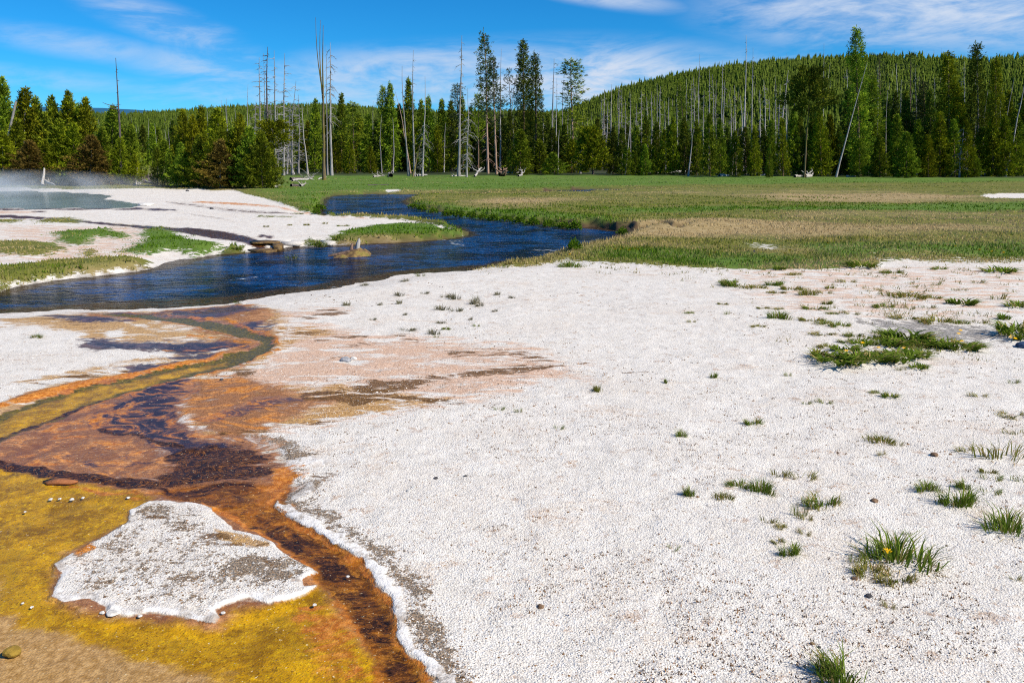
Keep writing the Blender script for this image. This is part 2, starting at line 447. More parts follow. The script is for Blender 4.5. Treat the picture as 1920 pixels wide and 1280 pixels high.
# sky reflection painted into the colour of the wet films, and the pinkish-brown flat
for p_, v_ in ((pools_b, .8), (pools_c, .85), (pools_d, .7), (pools_e, .75), (pools_f, .75), (pools_g, .6), (pools_h, .55),
               ([(205, 765), (240, 738), (300, 718), (345, 716), (350, 740), (330, 765), (335, 785), (390, 805), (450, 812), (500, 830), (480, 850), (400, 845), (330, 825), (250, 810), (210, 800), (190, 780)], .95)):
    paint('sky_sheen', p_, feather=12, val=min(1, v_ * 1.15), warp=2.8)
paint('flesh', [(-60, 840), (0, 822), (130, 775), (190, 758), (185, 790), (210, 805), (270, 818), (330, 832), (345, 858), (300, 882), (200, 880), (100, 868), (0, 852), (-60, 850)], feather=18, val=.95, warp=2.5)
for p_ in ([(200, 838, 3), (240, 846, 3), (290, 842, 2)], [(180, 856, 4), (250, 862, 4), (320, 850, 3)], [(150, 850, 2), (170, 840, 2), (200, 828, 2)]):
    paint('sky_sheen', ribbon(p_), feather=4, val=.7, warp=2.5)
paint('dark', [(345, 826), (400, 815), (470, 818), (510, 828), (545, 850), (560, 880), (500, 893), (420, 893), (330, 900), (290, 893), (350, 870), (370, 850)], feather=22, val=.95, warp=3.0)
paint('orange', [(-60, 840), (130, 768), (300, 722), (460, 705), (560, 740), (520, 820), (575, 880), (560, 935), (440, 950), (300, 915), (100, 885), (-60, 860)], feather=24, val=.29, warp=3)
paint('dark', ribbon([(-40, 852, 7), (0, 862, 8), (80, 880, 9), (160, 890, 8), (250, 900, 9), (330, 905, 9)]), feather=5, val=.9, warp=1.0)
paint('dark', ribbon([(190, 800, 3), (260, 812, 3), (330, 826, 3), (360, 830, 3)]), feather=3, val=.9, warp=1.2)
paint('dark', ribbon([(200, 745, 2), (130, 770, 3), (60, 795, 4), (0, 818, 5), (-40, 832, 5)]), feather=3, val=.75, warp=.8)
# olive to yellow thread of the main channel
paint('olive', ribbon([(-60, 828, 26), (60, 778, 22), (140, 748, 19), (220, 725, 15), (300, 706, 12), (370, 690, 11), (425, 677, 11), (465, 664, 12), (492, 650, 13), (500, 638, 12), (485, 626, 11),
                        (452, 616, 9), (420, 609, 8), (380, 603, 7), (330, 596, 6), (285, 590, 5), (235, 584, 4), (195, 578, 3)]), feather=6, val=.95, warp=1.6)
paint('yellow', ribbon([(-60, 830, 19), (60, 779, 17), (140, 749, 13), (220, 726, 9), (300, 706, 6), (370, 690, 4), (420, 677, 3)]), feather=7, val=.9, warp=1.5)
paint('yellow', ribbon([(470, 652, 2), (488, 638, 3), (455, 621, 3), (400, 611, 2)]), feather=4, val=.35, warp=1.0)
# orange rims
for p_, v_ in (([(-40, 777, 3), (20, 755, 5), (90, 737, 6), (150, 724, 5), (200, 712, 5), (260, 699, 4), (330, 685, 3), (390, 671, 3), (440, 654, 3), (462, 641, 3), (430, 638, 2)], .85),
               ([(60, 798, 2), (130, 770, 2), (220, 742, 2), (320, 716, 2), (400, 696, 2), (470, 676, 2), (520, 655, 3), (522, 640, 3), (500, 622, 3), (455, 606, 2), (425, 595, 2)], .8),
               ([(280, 578, 2), (340, 588, 2), (400, 596, 2)], .7), ([(240, 576, 3), (300, 580, 2)], .7), ([(300, 655, 2), (370, 650, 2), (430, 645, 2)], .6), ([(360, 626, 2), (420, 630, 2)], .6),
               ([(0, 856, 2), (70, 876, 2), (150, 888, 2), (240, 897, 2)], .7), ([(440, 560, 3), (480, 566, 3)], .5),
               ([(360, 379, 1), (400, 379, 1.6), (460, 382, 1.6), (520, 387, 1.0), (580, 396, .8)], .8), ([(600, 403, .6), (700, 409, .6)], .6)):
    paint('orange', ribbon(p_), feather=4, val=v_, warp=1.1)
paint('flesh', ribbon([(20, 748, 4), (70, 738, 5), (110, 730, 5), (150, 722, 5), (180, 712, 4)]), feather=4, val=.8, warp=1.0)
# white islets inside the wet fan
for p_ in ([(390, 655), (430, 650), (462, 654), (440, 661), (400, 662)], [(285, 570), (370, 568), (395, 573), (330, 577), (285, 576)], [(80, 578), (140, 576), (170, 580), (100, 583)], [(300, 590), (325, 590), (318, 594)], [(195, 622), (230, 618), (240, 628), (205, 632)]):
    for c_ in ('sky_sheen', 'olive', 'gold', 'wet', 'orange', 'dark'):
        paint(c_, p_, feather=4, val=.85, mode='cut')
# the yellow pool in the near corner
pool = [(-200, 858), (0, 868), (80, 889), (180, 902), (262, 913), (300, 925), (250, 948), (245, 975), (200, 1000), (140, 1028), (108, 1055), (118, 1085), (105, 1115), (140, 1138), (200, 1155), (300, 1160), (415, 1172), (450, 1140), (520, 1122),
        (600, 1100), (640, 1160), (700, 1230), (745, 1320), (600, 1420), (-300, 1420)]
paint('yellow', pool, feather=26, val=1.0, warp=1.0)
paint('olive', [(-100, 1010), (60, 1030), (110, 1080), (130, 1140), (230, 1175), (420, 1190), (560, 1150), (610, 1180), (560, 1230), (400, 1235), (200, 1210), (60, 1150), (-100, 1110)], feather=30, val=.33, warp=3)
paint('olive', [(0, 930), (60, 915), (140, 905), (220, 915), (230, 930), (120, 950), (0, 960)], feather=22, val=.25, warp=3)
paint('buff', [(-200, 1130), (20, 1130), (70, 1160), (160, 1190), (300, 1225), (400, 1250), (480, 1275), (560, 1340), (500, 1460), (-300, 1460)], feather=34, val=.95, warp=2.2)
paint('buff', [(0, 1060), (40, 1080), (60, 1140), (0, 1150)], feather=22, val=.5, warp=2)
paint('orange', ribbon([(300, 925, 12), (250, 915, 8), (150, 905, 6)]), feather=14, val=.5, warp=2)
paint('orange', [(590, 1100), (640, 1150), (700, 1230), (760, 1330), (640, 1340), (600, 1240), (560, 1160)], feather=44, val=.42, warp=3)
paint('gold', [(0, 1060), (110, 1140), (260, 1190), (430, 1220), (560, 1290), (460, 1300), (280, 1250), (100, 1190), (0, 1140)], feather=40, val=.5, warp=3)
# brown-orange deep thread between island and gravel
paint('rustw', [(300, 918), (350, 905), (450, 900), (540, 898), (570, 890), (565, 930), (600, 985), (655, 1015), (690, 1050), (722, 1110), (738, 1165), (775, 1215), (830, 1290), (860, 1340), (700, 1360), (700, 1230), (650, 1150), (605, 1100), (590, 1065), (540, 1015), (480, 975), (430, 950), (390, 935)], feather=12, val=1.0, warp=1.2)
paint('dark', ribbon([(500, 965, 14), (560, 1000, 22), (620, 1045, 26), (670, 1110, 27), (710, 1190, 26), (760, 1270, 26), (800, 1330, 26)]), feather=15, val=.62, warp=1.5)
paint('dark', ribbon([(330, 915, 9), (420, 915, 16), (500, 920, 22), (530, 900, 12)]), feather=10, val=.45, warp=2.5)
paint('orange', ribbon([(395, 935, 5), (440, 955, 6), (500, 985, 6), (550, 1020, 5), (585, 1060, 4)]), feather=5, val=.9, warp=1.2)
paint('orange', ribbon([(600, 1090, 10), (650, 1150, 12), (700, 1230, 10), (740, 1300, 10)]), feather=16, val=.45, warp=2)
paint('orange', ribbon([(560, 940, 4), (590, 985, 5), (640, 1012, 5), (680, 1048, 5), (706, 1095, 6), (722, 1140, 5), (738, 1190, 5), (775, 1225, 5), (815, 1275, 5)]), feather=5, val=.9, warp=1.6)
paint('orange', [(540, 870), (580, 860), (600, 880), (580, 905), (555, 930), (540, 910)], feather=9, val=.7, warp=2)

# the crusted islet and the crust lip along the gravel
island = [(325, 934), (290, 934), (262, 945), (247, 952), (250, 972), (228, 988), (202, 1004), (176, 1018), (141, 1032), (112, 1055), (129, 1066), (122, 1088), (112, 1112), (131, 1125), (186, 1118), (200, 1130), (206, 1144), (250, 1147), (290, 1142),
          (340, 1150), (380, 1158), (412, 1161), (420, 1150), (410, 1140), (432, 1130), (470, 1118), (500, 1127), (540, 1121), (575, 1111), (593, 1096), (570, 1099), (566, 1086), (599, 1071), (560, 1048), (530, 1020), (500, 1000), (450, 985), (420, 960), (400, 942), (360, 935)]
for c_ in ('yellow', 'olive', 'rustw', 'wet', 'dark', 'flesh', 'sky_sheen', 'orange', 'buff'):
    paint(c_, island, feather=3, mode='cut', warp=.8)
idx, dI = polyfield(GP(island), .5, .8)
isl = np.zeros(len(X)); isl[idx] = sstep(dI, .006, -.03)
ch('crust')[idx] = np.maximum(ch('crust')[idx], sstep(dI, .006, -.004) * sstep(dI + .05 * fbm(X[idx], Y[idx], .14, 3, .6, 29), -.075, -.02))
ch('gritty')[idx] = np.maximum(ch('gritty')[idx], sstep(dI, -.05, -.16) * .34)
for c_ in ('crust',):
    paint(c_, [(262, 960), (210, 1002), (150, 1030), (170, 1035), (220, 1015), (280, 965)], feather=5, val=.8, mode='cut')
    paint(c_, [(400, 940), (450, 985), (530, 1020), (600, 1068), (570, 1075), (500, 1025), (430, 990), (380, 945)], feather=5, val=.95, mode='cut')
paint('gritty', [(455, 1050), (540, 1030), (598, 1068), (566, 1090), (500, 1100), (470, 1080)], feather=26, val=.80, warp=4)
paint('gritty', [(160, 1022), (215, 995), (250, 980), (280, 985), (230, 1015), (190, 1040)], feather=18, val=.85, warp=4)
paint('gritty', [(270, 940), (330, 938), (400, 950), (440, 985), (390, 985), (330, 965), (280, 970)], feather=22, val=.62, warp=4)
paint('brown', [(330, 960), (420, 960), (520, 1010), (580, 1060), (540, 1060), (450, 1010), (370, 990)], feather=22, val=.55, warp=4)
paint('orange', [(140, 1034), (175, 1018), (200, 1010), (185, 1030), (150, 1042)], feather=5, val=.8, warp=1)
paint('gold', [(430, 985), (500, 1005), (520, 1025), (470, 1020), (430, 1000)], feather=8, val=.8, warp=1.5)
lip = ribbon([(548, 933, 6.6), (585, 962, 8.6), (620, 990, 7.9), (655, 1006, 8.6), (690, 1040, 9.9), (716, 1078, 9.9), (735, 1115, 9.9), (742, 1150, 11.2), (762, 1190, 11.9), (790, 1220, 10.6), (822, 1250, 11.9), (860, 1300, 13.2), (890, 1340, 13.2)])
idx, dL = polyfield(GP(lip), .3, 1.3); dL = dL + .004 + .045 * fbm(X[idx], Y[idx], .11, 3, .6, 19)
lipm = np.zeros(len(X)); lipm[idx] = sstep(dL, .012, -.012)
ch('crust')[idx] = np.maximum(ch('crust')[idx], lipm[idx])
lob = GP([(548, 858), (575, 850), (640, 856), (620, 868), (560, 872)]); idx, dL2 = polyfield(lob, .4, 1.2)
ch('crust')[idx] = np.maximum(ch('crust')[idx], .75 * sstep(dL2, .03, -.02)); lipm[idx] = np.maximum(lipm[idx], sstep(dL2, .02, -.02))
lob = GP(ribbon([(588, 893, 9), (600, 912, 9), (580, 930, 8)])); idx, dL2 = polyfield(lob, .4, 1.2)
ch('crust')[idx] = np.maximum(ch('crust')[idx], .6 * sstep(dL2, .02, -.02)); lipm[idx] = np.maximum(lipm[idx], sstep(dL2, .02, -.02))
for c_ in ('rustw', 'wet', 'dark', 'flesh', 'yellow'):
    paint(c_, lip, feather=3, mode='cut', warp=1.3)
paint('gritty', ribbon([(625, 885, 20), (612, 930, 14), (650, 970, 13), (696, 1008, 15), (740, 1068, 18), (778, 1140, 20), (822, 1215, 22), (872, 1290, 24)]), feather=26, val=.8, warp=3)
paint('gritty', ribbon([(420, 800, 4), (500, 806, 8), (560, 830, 12), (600, 855, 14)]), feather=16, val=.8, warp=2)
paint('brown', [(580, 868), (640, 866), (660, 885), (620, 905), (590, 895)], feather=10, val=.75, warp=2)

# left bank: dark outflow from the hot pool, dark bars in the flat, ledge stains
for p_, v_ in (([(-60, 402, 3), (20, 405, 3), (80, 408, 2), (150, 414, 1.6), (230, 421, 2), (300, 428, 3.5), (360, 432, 6), (420, 440, 7), (465, 448, 6), (500, 455, 4)], 1.0), ([(-60, 391, 1.6), (60, 391, 1.5), (200, 390.5, 1.2), (330, 393, 1)], .95),
               ([(310, 378, 1), (370, 385, 1.2), (420, 391, 1.2), (480, 397, 1.4), (560, 399, 1)], .65), ([(250, 388, 1), (330, 393, 1.6)], .8), ([(485, 440, 2), (515, 443, 2)], .9), ([(340, 399, 1), (420, 408, 1.4), (440, 416, 1)], .45), ([(60, 397, 1), (85, 396.5, 1.5)], .9)):
    paint('dark', ribbon(p_), feather=2, val=v_, warp=.7)
    paint('wet', ribbon(p_), feather=2, val=v_, warp=.7)
paint('sky_sheen', ribbon([(330, 380, 3), (430, 393, 4), (560, 400, 2)]), feather=5, val=.35, warp=2)
outflow = ribbon([(200, 418, 1.3), (260, 424, 1.8), (330, 430, 3.5), (390, 436, 5), (440, 444, 5), (480, 452, 4), (500, 458, 3)])

# ---- heights
soilm = np.clip(soil, 0, 1)
land = np.clip(sdR, 0, None)
gentle = -0.20 * (1 - sstep(land, 0.0, 2.6))
steep = -0.22 * (1 - sstep(land, 0.0, .28)) + .06
leftbank = (Y > 17.5) & (X < 0)
zs = gentle * (1 - soilm) + steep * soilm
farside = sstep(Y - 15.5 - 0.0 * X, 0, 2) * sstep(X, 6, 0)
far_g = -0.21 + .17 * sstep(land, 0.0, 2.2)
zs = zs * (1 - farside * (1 - soilm)) + far_g * farside * (1 - soilm)
rough_s = .020 * fbm(X, Y, 1.7, 4, .5, 21) + .012 * fbm(X, Y, .22, 3, .6, 33) * np.clip(16 / Rr, 0, 1)
rough_m = .16 * fbm(X, Y, 3.2, 4, .55, 45) * np.clip(land * 1.2, 0, 1)
hum = np.zeros(len(X))
Hc = GP([(1215, 432), (1255, 425), (1300, 430), (1335, 424), (1180, 424), (1120, 414)], 0)
for (hx, hy), hh in zip(Hc, (.16, .24, .2, .16, .14, .16)):
    hum += hh * np.exp(-(((X - hx) / 1.1) ** 2 + ((Y - hy) / 1.3) ** 2))
Z = zs + rough_s * (1 - soilm) + (rough_m + hum) * soilm
wet = np.clip(ch('wet'), 0, 1)
sheet = zs - 0.012
bed = sheet - .002 + .030 * fbm(X, Y, .5, 4, .6, 61) * np.clip(Rr / 9, .5, 1.6) - .018 * np.clip(ch('olive') + ch('yellow') + ch('rustw'), 0, 1)
bed = np.where(ch('yellow') + ch('rustw') + ch('olive') > .5, np.minimum(bed, sheet - .012), bed)
Z = Z * (1 - wt) + bed * wt
Z = np.where(isl > 0, np.maximum(Z, sheet + .013 * isl + .012 * fbm(X, Y, .16, 3, .6, 71) * isl), Z)
Z = Z + .005 * lipm * (1 + fbm(X, Y, .12, 2, .5, 77)) - .012 * wt * (1 - lipm) * 0
# stony rims beside the sunk channel
Z += .03 * np.clip(ch('orange'), 0, 1) * (.5 + fbm(X, Y, .3, 3, .6, 81)) * (Rr > 7)
carve = sstep(sdR, .10, -1.6)
Z = Z * (1 - carve) + (-0.62 + .12 * fbm(X, Y, 1.4, 3, .5, 15)) * carve
# a dry gully cut into the meadow behind the river corner
gul = np.zeros(len(X))
for p_ in ([(1186, 434, 1.5), (1212, 429, 2.5), (1240, 426, 3), (1262, 427, 2)], [(1262, 430, 2), (1282, 427, 3), (1300, 423, 1.5)], [(1096, 416, 2), (1112, 418, 3), (1130, 421, 2.5), (1150, 425, 2)]):
    i2, d2 = polyfield(GP(ribbon(p_)), 1.5, .8); gul[i2] = np.maximum(gul[i2], sstep(d2, .25, -.25))
Z = Z - .34 * gul
# hot pool basin on the far bank
pool_l = GP([(-500, 357), (-100, 356.5), (0, 356.5), (80, 358), (150, 360), (200, 364), (216, 367.3), (188, 370.5), (228, 375), (264, 381), (252, 386), (200, 388.2), (100, 388.6), (0, 388.6), (-100, 388.6), (-500, 388)])
idx, dP = polyfield(pool_l, 4, .4)
pm = np.zeros(len(X)); pm[idx] = sstep(dP, .1, -.8)
Z = Z * (1 - pm) + (-.5) * pm
soil *= (1 - pm)
Z = np.where(Rr > 1500, Z - (Rr - 1500) * .0, Z)

GZ = Z.reshape(NR, NA)
_ri = np.arange(NR); _ai = np.arange(NA)
def ground_z(x, y):
    a = math.atan2(x, y); r = math.hypot(x, y)
    ja = min(max(float(np.interp(a, azs, _ai)), 0), NA - 1.001); jr = min(max(float(np.interp(r, rs, _ri)), 0), NR - 1.001)
    i, j = int(jr), int(ja); fr, fa = jr - i, ja - j
    return float((GZ[i, j] * (1 - fa) + GZ[i, j + 1] * fa) * (1 - fr) + (GZ[i + 1, j] * (1 - fa) + GZ[i + 1, j + 1] * fa) * fr)


def sample(arr, x, y):
    """vectorised nearest lookup of a vertex field"""
    a = np.clip(np.rint(np.interp(np.arctan2(x, y), azs, _ai)), 0, NA - 1).astype(int)
    r = np.clip(np.rint(np.interp(np.hypot(x, y), rs, _ri)), 0, NR - 1).astype(int)
    return arr[r * NA + a]


def C(n): return np.clip(ch(n), 0, 1.25)
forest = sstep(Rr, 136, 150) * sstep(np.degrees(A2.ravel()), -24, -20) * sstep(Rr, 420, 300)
c0 = np.stack([C('tan'), C('brown'), C('orange'), C('dark')], 1)
c1 = np.stack([C('yellow'), C('olive'), C('buff'), C('crust')], 1)
c2 = np.stack([C('wet'), C('soil'), C('dry'), C('grey')], 1)
c3 = np.stack([C('gold'), C('sky_sheen'), C('flesh'), C('rustw')], 1)
c4 = np.stack([C('gritty'), np.clip(np.maximum(carve, gul) + np.maximum(sstep(sdR, .10, .0) * .8 * (1 - soilm * .3), sstep(sdR, .55, .25) * soilm * (X > 2.4) * (X < 9.5) * (Y > 26)), 0, 1), forest, C('lush')], 1)

# ---- ground material
gm, b = new_mat('ground_sheet')
geo = b.n('ShaderNodeNewGeometry'); P = geo.outputs['Position']
tanA, brownA, orangeA, darkA, _ = b.attr('m0')
yelA, oliA, bufA, cruA, _ = b.attr('m1')
wetA, soilA, dryA, greyA, _ = b.attr('m2')
goldA, sheenA, fleA, rusA, _ = b.attr('m3')
griA, bankA, forA, lusA, _ = b.attr('m4')
n_big = b.noise(P, .55, 4, .55)
n_mid = b.noise(P, 2.6, 6, .68)
n_fine = b.noise(P, 22.0, 5, .72)
n_grain = b.noise(P, 75.0, 2, .6)
n_mid2 = b.noise(b.vm('ADD', P, (13.1, 7.7, 3.3)), 4.2, 6, .7)
n_swirl = b.noise(b.vm('MULTIPLY', P, (1, 1.5, 1)), 1.7, 7, .66, 2.2)
n_str = b.noise(b.vm('MULTIPLY', P, (.55, 1.6, 1)), 2.4, 8, .74, .9)
n_far = b.noise(b.vm('MULTIPLY', P, (1, .6, 1)), 1.1, 6, .7)
vor = b.n('ShaderNodeTexVoronoi', {'Vector': P, 'Scale': 62.0, 'Randomness': 1.0}, feature='F1')
vor2 = b.n('ShaderNodeTexVoronoi', {'Vector': P, 'Scale': 24.0, 'Randomness': 1.0}, feature='F1')


lines = b.ss(b.m('ABSOLUTE', b.m('SUBTRACT', n_swirl, .5)), .022, .0)
n_sw2 = b.noise(b.vm('ADD', b.vm('MULTIPLY', P, (1, 1.7, 1)), (5.5, 2.2, 0)), 3.4, 7, .68, 1.8)
lines2 = b.ss(b.m('ABSOLUTE', b.m('SUBTRACT', n_sw2, .5)), .020, .0)


def mask(a, n, k=.9, lo=.30, hi=.56):
    amp = b.m('MULTIPLY', b.ss(a, 0.0, .25), b.m('SUBTRACT', 1.0, b.m('MULTIPLY', b.ss(a, .75, 1.0), .55)))
    return b.ss(b.m('ADD', a, b.m('MULTIPLY', b.m('MULTIPLY', b.m('SUBTRACT', n, .5), k * 2.4), amp)), lo, hi)


# white sinter: chalk, grey chips, brown specks
white = b.mix(b.ss(n_mid, .3, .7), (.745, .705, .645), (.64, .60, .54))
white = b.mix(b.m('MULTIPLY', b.ss(n_big, .48, .64), .5), white, (.64, .575, .50))
white = b.mix(b.m('MULTIPLY', b.ss(n_fine, .52, .68), .32), white, (.42, .385, .35))
spk = b.noise(P, 8.5, 4, .75)
white = b.mix(b.m('MULTIPLY', b.ss(spk, .54, .66), .42), white, (.40, .355, .31))
white = b.mix(b.m('MULTIPLY', b.ss(b.noise(b.vm('MULTIPLY', P, (1, .7, 1)), 4.0, 6, .78), .60, .68), .5), white, (.26, .20, .15))
stain = b.noise(b.vm('MULTIPLY', P, (.8, 1.4, 1)), .9, 6, .7, .6)
white = b.mix(b.m('MULTIPLY', b.ss(stain, .54, .70), .45), white, (.66, .53, .41))
white = b.mix(b.m('MULTIPLY', b.ss(b.m('ADD', b.m('MULTIPLY', stain, .6), b.m('MULTIPLY', n_fine, .5)), .62, .72), .6), white, (.30, .18, .10))
white = b.mix(b.m('MULTIPLY', b.ss(vor.outputs['Distance'], .58, .82), .38), white, (.32, .29, .26))
white = b.mix(b.m('MULTIPLY', b.ss(b.m('ADD', n_mid2, b.m('MULTIPLY', n_fine, .35)), .76, .84), .55), white, (.36, .22, .13))
cellc = b.n('ShaderNodeSeparateColor', {0: vor.outputs['Color']})
white = b.mix(b.m('MULTIPLY', b.ss(cellc.outputs[0], .80, .9), .45), white, (.85, .84, .83))
col = white
grit = mask(griA, b.m('ADD', b.m('MULTIPLY', n_fine, .55), b.m('MULTIPLY', n_mid2, .45)), 2.0, .36, .60)
col = b.mix(b.m('MULTIPLY', grit, .85), col, b.mix(b.ss(n_grain, .42, .6), (.030, .018, .010), (.30, .20, .11)))
col = b.mix(b.m('MULTIPLY', mask(tanA, n_str, 1.7, .18, .66), .85), col, b.mix(b.ss(b.m('ADD', b.m('MULTIPLY', n_fine, .6), b.m('MULTIPLY', n_str, .4)), .36, .64), (.36, .175, .085), (.70, .485, .35)))
col = b.mix(b.m('MULTIPLY', mask(b.m('MULTIPLY', goldA, .85), n_str, 1.6, .28, .72), .88), col, b.mix(b.ss(n_fine, .3, .7), (.22, .10, .022), (.60, .36, .12)))
col = b.mix(b.m('MULTIPLY', mask(greyA, n_mid2, 2.2, .35, .6), .85), col, b.mix(b.ss(n_fine, .35, .65), (.05, .045, .04), (.42, .39, .36)))
fle = b.mix(b.ss(n_swirl, .38, .60), (.21, .085, .038), b.mix(b.ss(n_fine, .35, .68), (.30, .135, .060), (.58, .31, .155)))
fle = b.mix(b.m('MULTIPLY', lines, .45), fle, (.06, .024, .014)); fle = b.mix(b.m('MULTIPLY', b.ss(n_sw2, .60, .70), .6), fle, (.36, .25, .19)); fle = b.mix(b.m('MULTIPLY', lines2, .5), fle, (.52, .24, .07))
col = b.mix(mask(fleA, n_swirl, 1.0, .15, .7), col, fle)
col = b.mix(b.m('MULTIPLY', mask(sheenA, n_swirl, 1.3, .22, .72), .95), col, b.mix(b.ss(n_swirl, .42, .66), (.020, .018, .040), (.125, .085, .100)))  # dark bluish tone paints the sky mirrored in the wet film
col = b.mix(b.m('MULTIPLY', mask(b.m('MULTIPLY', brownA, .66), n_str, 1.9, .34, .62), .9), col, b.mix(b.ss(n_fine, .35, .7), (.05, .023, .008), (.22, .11, .035)))
col = b.mix(mask(oliA, n_mid, .5, .3, .6), col, b.mix(b.ss(n_fine, .35, .7), (.060, .048, .003), (.215, .160, .009)))
yel = b.mix(b.ss(n_mid2, .36, .62), (.26, .135, .003), (.60, .34, .004))
yel = b.mix(b.m('MULTIPLY', b.ss(n_fine, .50, .68), .6), yel, (.80, .54, .008))
yel = b.mix(b.m('MULTIPLY', b.ss(b.noise(P, 9.0, 5, .7), .55, .68), .5), yel, (.13, .065, .003))
yel = b.mix(b.m('MULTIPLY', b.ss(b.noise(P, 1.5, 6, .7, .6), .50, .64), .7), yel, (.20, .098, .004))
yel = b.mix(b.m('MULTIPLY', b.ss(b.noise(P, 55.0, 2, .6), .60, .68), .8), yel, (.11, .048, .003))
col = b.mix(mask(yelA, n_mid, .55, .15, .85), col, yel)
col = b.mix(b.m('MULTIPLY', b.m('MULTIPLY', mask(oliA, n_mid2, .8, .12, .9), b.ss(oliA, .8, .5)), mask(yelA, n_mid, .5, .3, .7)), col, (.19, .125, .010))
buff = b.mix(b.ss(n_fine, .35, .7), (.32, .19, .070), (.58, .39, .19))
col = b.mix(b.m('MULTIPLY', mask(bufA, n_mid, .7, .2, .85), .92), col, buff)
rus = b.mix(b.ss(n_mid2, .35, .65), (.085, .030, .003), (.34, .115, .008))
rus = b.mix(b.m('MULTIPLY', b.ss(b.noise(b.vm('MULTIPLY', P, (1.0, 2.0, 1)), 6.0, 5, .65, 1.2), .52, .66), .75), rus, (.58, .25, .025))
rus = b.mix(b.m('MULTIPLY', lines2, .55), rus, (.62, .30, .06)); rus = b.mix(b.m('MULTIPLY', b.ss(n_sw2, .40, .32), .7), rus, (.030, .012, .003))
col = b.mix(mask(rusA, n_swirl, .8, .15, .8), col, rus)
col = b.mix(mask(orangeA, n_swirl, 1.3, .22, .72), col, b.mix(b.ss(n_fine, .35, .7), (.36, .105, .010), (.68, .29, .06)))
col = b.mix(mask(darkA, n_swirl, 1.2, .22, .76), col, b.mix(b.ss(n_fine, .35, .75), (.010, .005, .004), (.085, .032, .012)))
col = b.mix(b.m('MULTIPLY', b.m('MULTIPLY', b.m('ADD', lines2, b.m('MULTIPLY', b.ss(n_sw2, .60, .68), .8)), darkA), .75), col, (.42, .16, .03))
# bright flecks on the mats, painted to serve as foam and glints too
spark = b.m('MULTIPLY', b.ss(b.noise(P, 42.0, 2, .5), .70, .74), b.m('MULTIPLY', wetA, .8))
col = b.mix(spark, col, (.72, .62, .42))
cruM = b.m('MULTIPLY', mask(b.m('MULTIPLY', cruA, .8), n_mid2, 1.5), b.m('SUBTRACT', 1.0, b.m('MULTIPLY', mask(orangeA, n_mid2, 1.6), .85)))
col = b.mix(b.m('MULTIPLY', cruM, b.ss(n_fine, .62, .40, .6, 1.0)), col, b.mix(b.ss(n_mid2, .45, .62), (.80, .775, .74), (.38, .34, .30)))
# meadow soil and thatch
grass = b.mix(b.ss(n_far, .3, .7), (.085, .105, .012), (.190, .180, .034))
straw = b.mix(b.ss(n_mid, .3, .7), (.27, .185, .075), (.42, .32, .17))
sf = b.m('ADD', dryA, b.m('MULTIPLY', b.m('SUBTRACT', b.noise(b.vm('MULTIPLY', P, (.35, 1.0, 1)), .22, 5, .65), .5), 1.5))
grass = b.mix(b.m('MULTIPLY', b.ss(sf, .15, .85), .9), grass, straw)
grass = b.mix(b.m('MULTIPLY', mask(lusA, n_mid2, 1.2, .2, .8), .85), grass, b.mix(n_mid, (.055, .125, .010), (.120, .215, .022)))
grass = b.mix(b.m('MULTIPLY', b.ss(n_mid2, .58, .72), .5), grass, (.02, .03, .006))
col = b.mix(mask(soilA, n_mid2, .85, .36, .62), col, grass)
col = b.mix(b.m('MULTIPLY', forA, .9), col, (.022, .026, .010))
# silt under the river
col = b.mix(bankA, col, b.mix(n_mid, (.03, .018, .008), (.12, .075, .035)))
wetm = mask(wetA, n_mid, .6, .3, .7)
rough = b.m('SUBTRACT', .92, b.m('MULTIPLY', wetm, .55))
bh = b.m('ADD', b.m('MULTIPLY', n_fine, .55), b.m('MULTIPLY', b.ss(vor.outputs['Distance'], .7, .1), .28))
bh = b.m('ADD', bh, b.m('MULTIPLY', b.ss(vor2.outputs['Distance'], .6, .1), .14))
bh = b.m('ADD', bh, b.m('MULTIPLY', n_mid2, .38))
bump = b.n('ShaderNodeBump', {'Strength': b.m('SUBTRACT', 1.0, b.m('MULTIPLY', b.m('MAXIMUM', wetm, cruA), .5)), 'Distance': .016, 'Height': bh})
pr = b.n('ShaderNodeBsdfPrincipled', {'Base Color': col, 'Roughness': rough, 'Normal': bump.outputs[0]})
b.set(pr.inputs['Specular IOR Level'], b.m('SUBTRACT', .25, b.m('MULTIPLY', wetm, .12)))
finish(b, pr.outputs[0])

# ---- split the one sheet into its named pieces (faces keep shared normals)
idx = np.arange(NR * NA).reshape(NR, NA)
quads = np.stack([idx[:-1, :-1], idx[1:, :-1], idx[1:, 1:], idx[:-1, 1:]], -1).reshape(-1, 4)[:, ::-1]
V = np.stack([X, Y, Z], 1)
Vg = V.reshape(NR, NA, 3)
du = np.gradient(Vg, axis=1); dv = np.gradient(Vg, axis=0)
nrm = np.cross(du, dv); nrm /= np.linalg.norm(nrm, axis=2, keepdims=True) + 1e-12
nrm *= np.sign(nrm[..., 2:3] + 1e-9); nrm = nrm.reshape(-1, 3)
qsd = sdR[quads].mean(1); qs = soil[quads].mean(1); qw = np.maximum(wt, wet * (Y < 17))[quads].mean(1); qi = np.maximum(isl, 0)[quads].mean(1)
cls = np.where(qsd < -.05, 0, np.where(qi > .5, 4, np.where(qw > .5, 1, np.where(qs > .5, 2, 3))))
NAMES = ['river_bed', 'runoff_bed', 'meadow', 'sinter_flat', 'sinter_islet']
LAB = {'river_bed': 'dark silty bed under the blue river', 'runoff_bed': 'orange, brown and yellow mineral bed of the shallow hot spring runoff',
       'meadow': 'green and straw meadow running back to the trees', 'sinter_flat': 'white crusty mineral ground with grey and brown specks', 'sinter_islet': 'white crusted islet with a raised rim in the yellow pool'}


